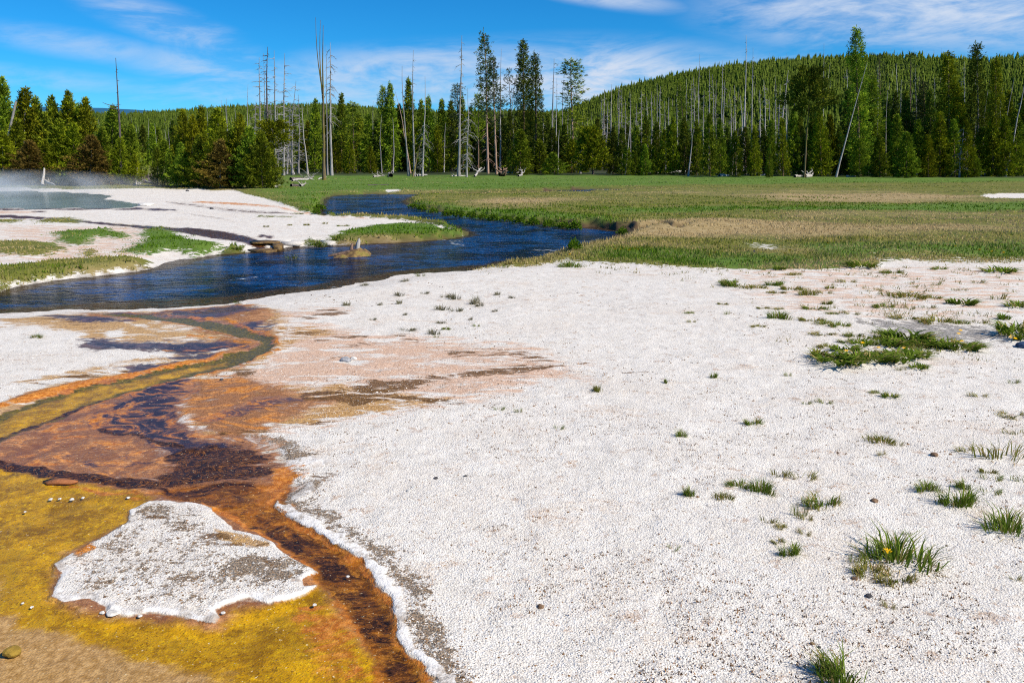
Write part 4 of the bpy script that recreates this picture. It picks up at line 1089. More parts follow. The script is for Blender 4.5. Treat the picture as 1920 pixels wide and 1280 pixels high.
# centre stand: dark wall of pines beyond the bright grass
CENT = [(540, 324, 541, 232, 34, 'spruce', 'green'), (562, 322, 563, 240, 34, 'spruce', 'green'), (590, 323, 592, 186, 38, 'spruce', 'green'), (578, 322, 577, 226, 34, 'spruce', 'olive'), (612, 322, 612, 214, 34, 'spruce', 'dark'),
        (640, 323, 640, 176, 42, 'spruce', 'green'), (664, 325, 660, 190, 48, 'topped', 'green'), (690, 323, 690, 214, 46, 'spruce', 'green'), (676, 322, 676, 222, 40, 'young', 'olive'), (706, 323, 706, 232, 36, 'spruce', 'dark'),
        (720, 323, 718, 160, 40, 'tall', 'green'), (735, 323, 731, 155, 46, 'spruce', 'green'), (750, 322, 748, 196, 40, 'spruce', 'dark'), (767, 322, 766, 148, 46, 'spruce', 'green'), (790, 322, 790, 188, 40, 'spruce', 'green'),
        (805, 323, 803, 180, 46, 'spruce', 'green'), (830, 323, 828, 187, 42, 'spruce', 'green'), (846, 322, 845, 190, 44, 'spruce', 'green'), (820, 324, 820, 236, 34, 'young', 'olive'), (868, 323, 866, 180, 42, 'spruce', 'green'),
        (857, 323, 857, 158, 22, 'gappy', 'sparse'), (897, 325, 896, 174, 34, 'topped', 'green'), (884, 322, 882, 200, 40, 'spruce', 'dark'), (942, 322, 940, 214, 46, 'spruce', 'dark'), (920, 322, 918, 222, 44, 'spruce', 'dark'),
        (958, 324, 956, 206, 36, 'spruce', 'dark'), (1038, 323, 1036, 240, 40, 'spruce', 'dark'), (1060, 323, 1058, 232, 36, 'spruce', 'dark'), (780, 323, 778, 230, 40, 'young', 'olive'),
        (1012, 327, 1012, 262, 52, 'young', 'bright'), (1040, 329, 1036, 286, 52, 'bushy', 'green'), (994, 327, 994, 280, 40, 'young', 'olive'), (655, 326, 656, 262, 34, 'young', 'olive'), (1072, 325, 1072, 262, 44, 'young', 'olive'),
        (1090, 324, 1090, 238, 40, 'spruce', 'green'), (630, 325, 628, 262, 34, 'young', 'olive'), (695, 326, 695, 276, 30, 'young', 'olive')]
for i, a in enumerate(CENT): pine(*a, k=i % 4)
pine(915, 326, 907, 57, 38, 'topped', 'dark', 'pink', 0, 'tallest centre pine, thin dark crown on a long bare trunk')
pine(931, 328, 922, 104, 40, 'topped', 'sparse', 'pink', 1, 'pink-barked leaning pine just beside the tallest centre pine')
pine(963, 323, 955, 130, 40, 'sparse', 'sparse', 'grey', 0, 'thin see-through pine between the tallest pine and the twin dark pines')
pine(983, 322, 981, 75, 58, 'tall', 'dark', 'brown', 0, 'taller of the twin dark pines with layered boughs')
pine(1006, 323, 1002, 98, 54, 'tall', 'dark', 'brown', 1, 'shorter of the twin dark pines, green to the ground')
pine(975, 329, 976, 244, 64, 'young', 'bright', 'brown', 1, 'bright young pine at the foot of the twin dark pines')
pine(1075, 324, 1072, 112, 40, 'gappy', 'green', 'pink', 0, 'narrow pine with a broken gappy crown and bare pink trunk')
pine(1112, 328, 1109, 240, 68, 'round', 'olive', 'dark', 0, 'round dark pine like a lollipop at the edge of the grass')
# right-hand stand
RIGHT = [(1175, 329, 1176, 284, 34, 'young', 'bright'), (1192, 330, 1191, 296, 24, 'young', 'bright'), (1210, 330, 1209, 282, 30, 'young', 'bright'), (1228, 329, 1228, 280, 28, 'young', 'bright'),
         (1150, 326, 1150, 250, 34, 'young', 'dark'), (1166, 327, 1166, 240, 38, 'young', 'dark'), (1193, 328, 1194, 230, 36, 'young', 'green'), (1211, 328, 1211, 226, 36, 'young', 'green'), (1231, 328, 1231, 234, 36, 'young', 'dark'), (1246, 329, 1246, 234, 34, 'young', 'olive'),
         (1262, 329, 1262, 232, 36, 'young', 'olive'), (1283, 329, 1283, 230, 36, 'young', 'dark'), (1306, 329, 1306, 226, 40, 'young', 'green'), (1331, 331, 1330, 228, 40, 'young', 'bright'), (1350, 330, 1350, 228, 38, 'young', 'green'),
         (1380, 332, 1378, 236, 36, 'young', 'bright'), (1365, 329, 1364, 240, 34, 'young', 'dark'), (1398, 329, 1397, 236, 34, 'young', 'dark'), (1415, 331, 1415, 228, 32, 'young', 'olive'), (1432, 329, 1432, 236, 36, 'young', 'dark'), (1446, 329, 1446, 230, 36, 'young', 'green'),
         (1468, 331, 1466, 234, 32, 'young', 'olive'), (1442, 334, 1443, 284, 18, 'young', 'bright'), (1488, 329, 1488, 216, 42, 'young', 'green'), (1500, 329, 1500, 222, 34, 'young', 'dark'), (1540, 331, 1536, 220, 48, 'young', 'olive'), (1556, 330, 1556, 228, 40, 'young', 'olive'), (1522, 329, 1524, 226, 40, 'young', 'green'),
         (1596, 330, 1594, 262, 34, 'young', 'olive'), (1640, 330, 1636, 140, 52, 'tall', 'green'), (1626, 330, 1630, 190, 52, 'spruce', 'green'), (1590, 328, 1590, 168, 46, 'spruce', 'dark'), (1660, 329, 1660, 210, 44, 'spruce', 'green'),
         (1682, 331, 1682, 228, 46, 'young', 'green'), (1700, 334, 1699, 254, 52, 'young', 'bright'), (1706, 327, 1704, 98, 34, 'sparse', 'sparse'), (1652, 327, 1650, 104, 30, 'sparse', 'sparse'), (1722, 331, 1722, 226, 44, 'young', 'green'), (1700, 329, 1698, 172, 48, 'spruce', 'dark'), (1745, 331, 1744, 170, 44, 'spruce', 'dark'),
         (1736, 329, 1730, 150, 36, 'topped', 'sparse'), (1762, 332, 1762, 218, 46, 'young', 'olive'), (1796, 330, 1796, 160, 48, 'spruce', 'olive'), (1790, 332, 1788, 226, 40, 'young', 'green'), (1814, 333, 1812, 232, 40, 'young', 'olive'),
         (1828, 333, 1826, 280, 28, 'young', 'bright'), (1842, 331, 1842, 232, 48, 'young', 'green'), (1866, 331, 1868, 104, 46, 'tall', 'olive'), (1862, 332, 1862, 228, 46, 'young', 'olive'), (1884, 332, 1884, 222, 44, 'young', 'olive'), (1905, 331, 1905, 206, 46, 'spruce', 'green'),
         (1892, 329, 1892, 170, 40, 'spruce', 'green'), (1925, 330, 1924, 186, 50, 'spruce', 'olive'), (1960, 330, 1962, 120, 56, 'tall', 'green'), (1775, 331, 1772, 244, 38, 'young', 'green'), (1740, 333, 1740, 262, 38, 'young', 'olive'), (1650, 333, 1648, 262, 40, 'young', 'green'), (1610, 333, 1612, 258, 40, 'young', 'green'),
         (1288, 327, 1275, 148, 20, 'gappy', 'dark'), (1575, 330, 1574, 236, 34, 'young', 'dark'), (2000, 330, 2003, 150, 60, 'spruce', 'green'), (2040, 331, 2040, 190, 56, 'young', 'olive')]
for i, a in enumerate(RIGHT): pine(*a[:3], a[3] + random.uniform(-14, 12) * (a[5] == 'young'), *a[4:], k=(i * 3) % 4)
pine(1508, 334, 1520, 134, 76, 'lobed', 'dark', 'yellow', 1, 'dark two-lobed crown high on a bare lichen-yellow trunk')
pine(1612, 331, 1606, 50, 58, 'tall', 'green', 'brown', 2, 'tallest pine of the stand under the big hill, top clear of the skyline')
pine(1782, 330, 1778, 97, 66, 'tall', 'olive', 'pink', 0, 'full olive pine with a pink trunk patch, next to the darkest spire')
pine(1834, 330, 1830, 80, 52, 'tall', 'dark', 'grey', 3, 'darkest spire-topped pine rising over the crest of the big hill')
# back rows that close the wall of trees
for i in range(96):
    if i < 40: u_ = 535 + i * 15.4 + random.uniform(-5, 5); vt_ = random.uniform(212, 258); vb_ = random.uniform(314, 318)
    else: u_ = 1130 + (i - 40) * 15.0 + random.uniform(-6, 6); vt_ = random.uniform(232, 262) if u_ < 1580 else random.uniform(170, 240); vb_ = random.uniform(317, 321)
    pine(u_, vb_, u_ + random.uniform(-3, 3), vt_, random.uniform(30, 44), random.choice(['spruce', 'young', 'spruce']), 'dark', k=i % 4)
for i in range(26):   # far side of the grassy gap
    u_ = 205 + i * 13 + random.uniform(-4, 4)
    pine(u_, random.uniform(309, 312), u_, random.uniform(226, 268), random.uniform(22, 34), random.choice(['spruce', 'young']), random.choice(['dark', 'green', 'green']), k=i % 4)

# ---- dead standing trees
snag(229, 347, 217, 109, 6.5, 12, .5, 'dark', 'tall grey dead pole at the edge of the steaming pool', lo=.55, hi=.95, droop=.2, fork=[(192, 192, .62), (203, 200, .60)])
snag(203, 342, 203, 250, 4, 8, .5, 'white', 'short white dead stem just before the tall grey pole')
snag(4, 246, 30, 192, 5, 0, .5, 'white', None) if False else None
for a in ((491, 330, 486, 108, 5, 30, 1.3), (500, 329, 494, 100, 3.5, 20, 1.1), (505, 329, 502, 88, 6.5, 34, 1.4), (516, 331, 514, 95, 5, 26, 1.2), (532, 330, 534, 100, 5, 40, 1.7), (548, 329, 555, 152, 4, 34, 1.5), (478, 327, 480, 190, 4, 40, 1.4),
          (522, 326, 520, 205, 4, 46, 1.6), (538, 327, 545, 196, 4, 46, 1.7), (560, 326, 560, 178, 4, 34, 1.5), (512, 326, 508, 190, 4, 44, 1.5), (470, 326, 468, 214, 3, 30, 1.1), (552, 328, 526, 258, 4, 16, 1.4)):
    snag(*a[:5], int(a[5] * 1.7), a[6] * 1.3, 'dark' if a[4] > 6 else 'grey', droop=.35, lo=.12)
snag(608, 339, 606, 48, 7, 6, .5, 'yellow', 'tall three-pronged dead tree on the lawn with a mossy trunk', lo=.3, hi=.7, fork=[(592, 33, .56), (601, 38, .5)])
snag(622, 330, 619, 80, 6, 46, 1.9, 'grey', 'grey dead tree with drooping boughs beside the three-pronged one', lo=.3, droop=.9)
snag(614, 329, 611, 84, 3.5, 8, .6, 'grey', 'thin bare stem between the pronged and the drooping dead trees')
snag(577, 327, 566, 195, 4, 10, .5, 'white', 'slim pale leaning stem before the three-pronged dead tree')
snag(465, 322, 465, 158, 2.6, 10, .5, 'grey')
for a in ((418, 312, 415, 188, 2.4), (428, 312, 424, 184, 3), (432, 314, 421, 196, 2.6), (392, 312, 388, 200, 2), (448, 312, 440, 198, 2.4), (296, 310, 290, 232, 2), (318, 310, 315, 238, 1.8), (262, 308, 260, 238, 1.8), (280, 309, 279, 222, 2)):
    snag(*a, 8, .8, 'grey')
snag(766, 331, 754, 124, 4.4, 6, .5, 'grey', 'slightly leaning bare pole, first of the bare pole pair', lo=.3)
snag(777, 331, 775, 94, 4.6, 12, 1.0, 'grey', 'tallest of the bare pole pair before the dark pines', lo=.45)
snag(792, 331, 797, 144, 4.2, 44, 1.7, 'grey', 'dead tree with a skirt of drooping twigs by the pole pair', lo=.1, hi=.55, droop=1.0)
snag(770, 326, 741, 172, 3.2, 4, .5, 'pink', 'thin pinkish trunk leaning away from the pole pair')
snag(774, 332, 792, 258, 3.4, 4, .6, 'yellow', 'yellow lichened stem leaning across the foot of the pole pair')
snag(860, 332, 866, 67, 6, 40, 1.6, 'grey', 'tall spiky grey dead tree before the tallest centre pine', lo=.2, droop=.6)
snag(875, 333, 877, 165, 4, 60, 2.0, 'grey', 'twiggy grey dead tree right behind the tall spiky one', lo=.1, hi=.75, droop=.8)
for a in ((938, 324, 940, 92, 4, 14, .7), (948, 323, 966, 150, 3, 10, .6), (1033, 318, 1039, 110, 5, 24, 1.2), (1042, 317, 1044, 146, 3.2, 16, 1.0), (1055, 317, 1056, 150, 3.4, 8, .5), (1046, 326, 1049, 244, 4, 6, .5), (1020, 316, 1018, 190, 4, 20, 1.0),
          (1000, 318, 1012, 96, 2, 4, .5), (1066, 318, 1064, 190, 3, 16, .9), (912, 322, 912, 200, 3, 18, .9), (737, 326, 736, 220, 3, 10, .6), (716, 326, 716, 214, 2.4, 6, .4), (700, 322, 700, 190, 2.2, 6, .5), (832, 324, 836, 230, 3, 14, .8), (968, 324, 962, 216, 3, 10, .6), (1088, 326, 1094, 270, 5, 44, 1.5)):
    snag(*a, 'grey')
# weathered snags standing in the burnt strip behind the young pines
WS = [(1127, 182), (1134, 168), (1147, 158), (1160, 160), (1166, 166), (1181, 170), (1194, 194), (1202, 170), (1212, 182), (1222, 172), (1232, 157), (1238, 162), (1254, 182), (1287, 148), (1296, 152), (1300, 144), (1312, 102), (1320, 170),
      (1330, 130), (1336, 140), (1343, 150), (1355, 114), (1359, 150), (1377, 160), (1388, 180), (1412, 90), (1424, 170), (1432, 150), (1455, 160), (1463, 158), (1490, 190), (1545, 82), (1588, 130), (1646, 122), (1680, 120), (1690, 150), (1716, 128), (1752, 146), (1808, 116), (1852, 170), (1876, 180), (1888, 196), (1140, 190), (1172, 186), (1246, 190), (1268, 186), (1370, 186), (1398, 176), (1442, 184), (1474, 176)]
for i, (u_, v_) in enumerate(WS):
    snag(u_ + random.uniform(-3, 3), random.uniform(318, 321), u_, v_, random.uniform(2.8, 4.6), random.randint(16, 46), random.uniform(.8, 1.6), random.choice(['grey', 'grey', 'white']), droop=.5, lo=.35)
snag(1392, 322, 1399, 66, 5, 14, .7, 'white', 'tallest pale pole standing against the sky over the hill shoulder', lo=.4)
snag(1455, 321, 1478, 132, 6, 40, 1.3, 'white', 'pale leaning dead tree with a bushy grey top below the hill', lo=.5)
snag(1567, 333, 1626, 118, 4.0, 10, .6, 'grey', 'long bare pole leaning over at the front of the dark stand', lo=.4, twist=.03)
snag(1799, 333, 1808, 236, 4, 60, 1.5, 'grey', 'small twiggy grey dead tree at the front under the dark spire', lo=.15, droop=.6)
for a in ((1884, 332, 1922, 150, 5, 12, .7), (1868, 330, 1902, 145, 3, 8, .6), (1904, 330, 1925, 220, 4.5, 10, .7), (1820, 328, 1830, 210, 3.4, 24, 1.0), (1838, 328, 1856, 150, 3.4, 10, .6), (1660, 330, 1664, 170, 3, 8, .5), (1380, 331, 1384, 240, 3, 6, .4), (1290, 332, 1302, 236, 4, 8, .6), (1172, 329, 1182, 214, 3.4, 14, .7), (1372, 330, 1375, 232, 3, 4, .4), (1475, 329, 1478, 178, 2.6, 6, .5)):
    snag(*a, 'grey')

# ---- forest covering the hills: thousands of trees read as one mass
nh = 32000
rh = np.random.default_rng(5)
a_ = np.radians(rh.uniform(-45, 45, nh)); t_ = rh.uniform(0.0, 1.0, nh) ** .8
hr, hz = hill_z(a_, t_)
hx, hy = hr * np.sin(a_), hr * np.cos(a_)
dens = fbm(hx, hy, 120, 3, .6, 31)
keep = dens > -.60
hx, hy, hz, hr, t_ = hx[keep], hy[keep], hz[keep], hr[keep], t_[keep]; nh = len(hx)
Hh = rh.uniform(4.4, 7.2, nh) * np.clip(1 + .28 * rh.normal(size=nh), .45, 1.9); Wd = Hh * rh.uniform(.12, .30, nh)
parts_v, parts_t = [], []
ang = rh.uniform(0, 6.28, nh); n6 = 5
tone = np.clip(.5 + .5 * fbm(hx, hy, 60, 3, .6, 8) * 2 + rh.normal(0, .25, nh), 0, 1)
fv_, fq_ = [], []
off = 0
tiers = ((0.02, .62, 1.0), (.34, .84, .72), (.62, 1.0, .44))
Vh = np.zeros((nh, len(tiers) * (n6 + 1), 3)); Fh = []
for ti, (z0, z1, w0) in enumerate(tiers):
    for k in range(n6):
        th = ang + k * 2 * np.pi / n6 + ti * .6
        rr_ = Wd * w0 * rh.uniform(.6, 1.25, nh)
        Vh[:, ti * (n6 + 1) + k] = np.stack([hx + np.cos(th) * rr_, hy + np.sin(th) * rr_, hz + Hh * (z0 + rh.uniform(-.05, .05, nh))], 1)
        Fh.append((ti * (n6 + 1) + k, ti * (n6 + 1) + (k + 1) % n6, ti * (n6 + 1) + n6))
    Vh[:, ti * (n6 + 1) + n6] = np.stack([hx + rh.normal(0, .1, nh), hy, hz + Hh * z1], 1)
nv = Vh.shape[1]
Fh = (np.array(Fh)[None] + (np.arange(nh) * nv)[:, None, None]).reshape(-1, 3)
T = np.repeat(tone, nv)
fm_ = mesh_np('hill_forest', Vh.reshape(-1, 3), Fh, NEEDLE['hill'], False, {'tone': np.stack([T, T, T, np.ones_like(T)], 1)})
tag(obj('hill_forest', fm_), 'dense conifer forest covering the hills as one mass', kind='stuff')
# bare grey stems scattered through that forest
ns = 380
a_ = np.radians(rh.uniform(-40, 42, ns)); t_ = np.concatenate([rh.uniform(0, .55, ns - 140), rh.uniform(.93, 1.0, 140)])
hr, hz = hill_z(a_, t_); hx, hy = hr * np.sin(a_), hr * np.cos(a_); Hs = rh.uniform(8, 15, ns)
lean = rh.normal(0, .04, (ns, 2)) * Hs[:, None]
base = np.stack([hx, hy, hz], 1); sv = np.zeros((ns, 6, 3))
for k in range(3):
    o3 = np.array([math.cos(k * 2.09), math.sin(k * 2.09), 0])
    wb = (.11 + .08 * rh.random(ns))[:, None]
    sv[:, k] = base + o3 * wb; sv[:, 3 + k] = base + np.column_stack([lean, Hs]) + o3 * wb * .3
q4 = np.array([(0, 1, 4, 3), (1, 2, 5, 4), (2, 0, 3, 5)])
sm = mesh_np('hill_snags', sv.reshape(-1, 3), (q4[None] + (np.arange(ns) * 6)[:, None, None]).reshape(-1, 4), WOOD['grey'])
tag(obj('hill_dead_stems', sm), 'bare grey dead stems standing through the hill forest', kind='stuff')
# ================================================================== GRASS, TUFTS AND FLOWERS
def blade_mat(name, lo_, hi_, dry_):
    m, b = new_mat(name)
    R_, G_, _, _, _ = b.attr('tone')
    c = b.mix(R_, lo_, hi_); c = b.mix(G_, c, dry_)
    d = b.n('ShaderNodeBsdfDiffuse', {'Color': c}); t = b.n('ShaderNodeBsdfTranslucent', {'Color': c}); ms = b.n('ShaderNodeMixShader', {0: .3})
    b.nt.links.new(d.outputs[0], ms.inputs[1]); b.nt.links.new(t.outputs[0], ms.inputs[2]); finish(b, ms.outputs[0])
    return m


MEADOW_M = blade_mat('meadow_blades', (.095, .180, .012), (.330, .280, .058), (.52, .39, .20))
TUFT_M = {'green': blade_mat('tuft_blades', (.060, .105, .010), (.190, .270, .035), (.40, .30, .12)), 'olive': blade_mat('olive_blades', (.090, .105, .014), (.230, .240, .040), (.42, .30, .13)),
          'grey': blade_mat('grey_blades', (.10, .10, .055), (.22, .21, .12), (.30, .24, .15)), 'broad': blade_mat('broad_blades', (.060, .105, .016), (.200, .280, .060), (.38, .30, .12))}


def blades_np(x, y, z, h, w, lean, dry, r, tone=None):
    """single triangle blades (stuff)"""
    n = len(x); a = r.uniform(0, 6.28, n); la = r.uniform(0, 6.28, n)
    dx, dy = np.cos(a) * w, np.sin(a) * w
    tx, ty = np.cos(la) * lean * h, np.sin(la) * lean * h
    V = np.stack([np.stack([x - dx, y - dy, z - .02], 1), np.stack([x + dx, y + dy, z - .02], 1), np.stack([x + tx, y + ty, z + h], 1)], 1).reshape(-1, 3)
    t = r.uniform(0, 1, n) if tone is None else tone
    at = np.stack([t, dry, t, np.ones(n)], 1)
    return V, np.arange(3 * n).reshape(n, 3), np.repeat(at, 3, 0)


n = 420000
ga = np.radians(rng.uniform(-42, 42, n)); gr = 1.0 / rng.uniform(1 / 128.0, 1 / 12.5, n)
gx, gy = gr * np.sin(ga), gr * np.cos(ga)
ps, pd, pr_, pf = sample(np.clip(soil, 0, 1), gx, gy), sample(np.clip(ch('dry'), 0, 1), gx, gy), sample(sdR, gx, gy), sample(forest, gx, gy)
patch = fbm(gx, gy, 1.6, 4, .6, 55)
ok = (rng.random(n) < sstep(ps + patch * .8, .2, .85)) & (ps > .06) & (sample(gul, gx, gy) < .4) & (pr_ > .02) & ((rng.random(n) < .6) | ~((gx < -2) & (gy > 17.5) & (gy < 45))) & ~((pr_ < .4) & (gx > 2.6) & (gx < 9) & (gy > 27)) & (rng.random(n) > .8 * pf)
ok &= ~((pr_ < .12) & (gx > -3) & (gy < 16))
gx, gy, gr, pd, pr_, patch, ps = (q[ok] for q in (gx, gy, gr, pd, pr_, patch, ps)); n = len(gx)
gz_ = sample(Z, gx, gy); lus = np.clip(sample(ch('lush'), gx, gy), 0, 1)
band = fbm(gx * .35, gy, 7.0, 5, .65, 66) + .55 * fbm(gx * .4, gy, 1.7, 3, .6, 166)
dry = np.clip(pd * .85 + band * 1.2 + rng.normal(0, .25, n) + .30 - .32 * lus, 0, 1)
leftb = (gx < -2) & (gy > 17.5) & (gy < 60)
hgt = (.045 + .07 * rng.random(n)) * (1 + .7 * patch) * (1 - .35 * dry) + .07 * (pr_ < .6)
hgt *= np.clip(ps * 1.3, .35, 1) * (1 - .45 * sstep(gr, 35, 85)) * np.where(leftb, .75, 1.0)
Vb, Fb, Tb = blades_np(gx, gy, gz_, hgt, np.maximum(.010, .00075 * gr) * rng.uniform(.7, 1.5, n), rng.uniform(.1, .8, n), dry, rng, np.clip(rng.random(n) * .5 + .40 + band * .9 - 1.0 * lus, 0, 1))
tag(obj('meadow_grass', mesh_np('meadow_grass', Vb, Fb, MEADOW_M, False, {'tone': Tb})), 'short green and straw coloured meadow grass', kind='stuff')
print('blades', n)

# sparse sprigs too small to count on the upper gravel and between the patches
n = 16000
ga = np.radians(rng.uniform(-40, 40, n)); gr = 1.0 / rng.uniform(1 / 26.0, 1 / 9.0, n); gx, gy = gr * np.sin(ga), gr * np.cos(ga)
cl_ = fbm(gx, gy, 1.1, 4, .6, 44)
zone = sstep(gx, 3.5, 8.0) * sstep(gy, 10.5, 14)
lb = sstep(gx, -9, -14) * sstep(gy, 20, 22) * .9
edg = sample(ch('edge'), gx, gy)
ok = (rng.random(n) < np.maximum(sstep(cl_, .08, .40) * np.maximum(zone, lb), edg * sstep(cl_, -.25, .3))) & (sample(sdR, gx, gy) > .3) & (sample(ch('wet'), gx, gy) < .1) & (sample(np.clip(soil, 0, 1), gx, gy) < .4)
gx, gy, gr = gx[ok], gy[ok], gr[ok]
rep = 5; gx = np.repeat(gx, rep) + rng.normal(0, .05, len(gx) * rep); gy = np.repeat(gy, rep) + rng.normal(0, .05, len(gy) * rep); gr = np.repeat(gr, rep); n = len(gx)
Vb, Fb, Tb = blades_np(gx, gy, sample(Z, gx, gy), rng.uniform(.03, .10, n), np.maximum(.006, .0005 * gr), rng.uniform(.3, 1.2, n), np.clip(rng.normal(.35, .3, n), 0, 1), rng)
tag(obj('sparse_sprigs', mesh_np('sparse_sprigs', Vb, Fb, TUFT_M['olive'], False, {'tone': Tb})), 'tiny scattered grass sprigs on the pale gravel', kind='stuff')


def tuft_mesh(kind, seed):
    """a tuft one metre wide (scaled when placed) of bent blades; broad = leafy rosette"""
    r = np.random.default_rng(seed)
    N = {'dense': 230, 'sparse': 70, 'mat': 190, 'broad': 120, 'grey': 130}[kind]
    V, Fq, T = [], [], []
    # the tuft is a few ragged sub-clumps, not a disc
    nc = {'dense': 7, 'sparse': 6, 'mat': 9, 'broad': 8, 'grey': 7}[kind]
    cc = np.column_stack([r.uniform(-.42, .42, nc), r.uniform(-.26, .26, nc)])
    for i in range(N):
        k = r.integers(nc); sp = .075 if kind != 'dense' else .09
        p = cc[k] + r.normal(0, sp, 2)
        h = r.uniform(.35, 1.0) * (1 - .5 * min(1, abs(p[0]) * 1.6)) + .12
        if kind == 'mat': h *= .75
        a = math.atan2(p[1], p[0]) + r.normal(0, .9); ln_ = r.uniform(.10, .75) * h
        w = {'dense': .013, 'sparse': .012, 'mat': .013, 'broad': .040, 'grey': .010}[kind] * r.uniform(.7, 1.3)
        if kind == 'broad': ln_ = r.uniform(.3, 1.0) * h; h *= .8
        d = np.array([math.cos(a), math.sin(a), 0]); s = np.array([-d[1], d[0], 0]) if r.random() < .5 else np.array([1., 0, 0])
        b0 = np.array([p[0], p[1], -.05]); m = b0 + d * ln_ * .35 + np.array([0, 0, h * .62]); t = b0 + d * ln_ + np.array([0, 0, h * (1.0 - .25 * ln_)])
        o_ = len(V)
        V += [b0 - s * w * (.4 if kind == 'broad' else .9), b0 + s * w * (.4 if kind == 'broad' else .9), m + s * w * .8, m - s * w * .8, t]
        Fq.append((o_, o_ + 1, o_ + 2, o_ + 3)); Fq.append((o_ + 3, o_ + 2, o_ + 4, o_ + 4))
        if r.random() < .22:      # dead straw lying round the foot
            V[-1] = b0 + d * h * .8 + np.array([0, 0, .12]); V[-2] = V[-5] * .5 + V[-1] * .5; V[-3] = V[-4] * .5 + V[-1] * .5
            dr_f = 1.0
        else: dr_f = 0.0
        c_ = r.random(); dr_ = dr_f or float(r.random() < {'dense': .2, 'sparse': .35, 'mat': .3, 'broad': .1, 'grey': .3}[kind]) * r.uniform(.4, 1)
        T += [(c_, dr_, c_, 1)] * 3 + [(c_, dr_, c_, 1)] * 2
    q = np.array([f for f in Fq if f[2] != f[3]]); t3 = np.array([f[:3] for f in Fq if f[2] == f[3]])
    return mesh_np('grass_tuft', np.array(V), [q, t3], TUFT_M['green'], False, {'tone': np.array(T)})


TM = {(k, i): tuft_mesh(k, 300 + i * 7 + hash_int(k)) for k in ('dense', 'sparse', 'mat', 'broad', 'grey') for i in range(4)}
fl_m, b = new_mat('yellow_petals'); finish(b, b.n('ShaderNodeBsdfDiffuse', {'Color': (.85, .48, .008, 1)}).outputs[0])
pu_m, b = new_mat('purple_petals'); finish(b, b.n('ShaderNodeBsdfDiffuse', {'Color': (.12, .10, .55, 1)}).outputs[0])
st_m, b = new_mat('flower_stem'); finish(b, b.n('ShaderNodeBsdfDiffuse', {'Color': (.07, .12, .02, 1)}).outputs[0])


def flower_mesh():
    V = [(0, 0, .012)]; Fq = []
    for k in range(8):
        a = k * math.pi / 4
        for da, rr, zz in ((-.3, .7, .004), (0, 1.0, .012), (.3, .7, .004)):
            V.append((math.cos(a + da) * rr * .032, math.sin(a + da) * rr * .032, zz))
        o_ = 1 + k * 3; Fq.append((0, o_, o_ + 1, o_ + 2))
    V.append((0, 0, .02)); 
    return mesh_np('flower', np.array(V), np.array(Fq), fl_m)


FM = flower_mesh(); PM = FM.copy(); PM.materials[0] = pu_m
TUFTS = []
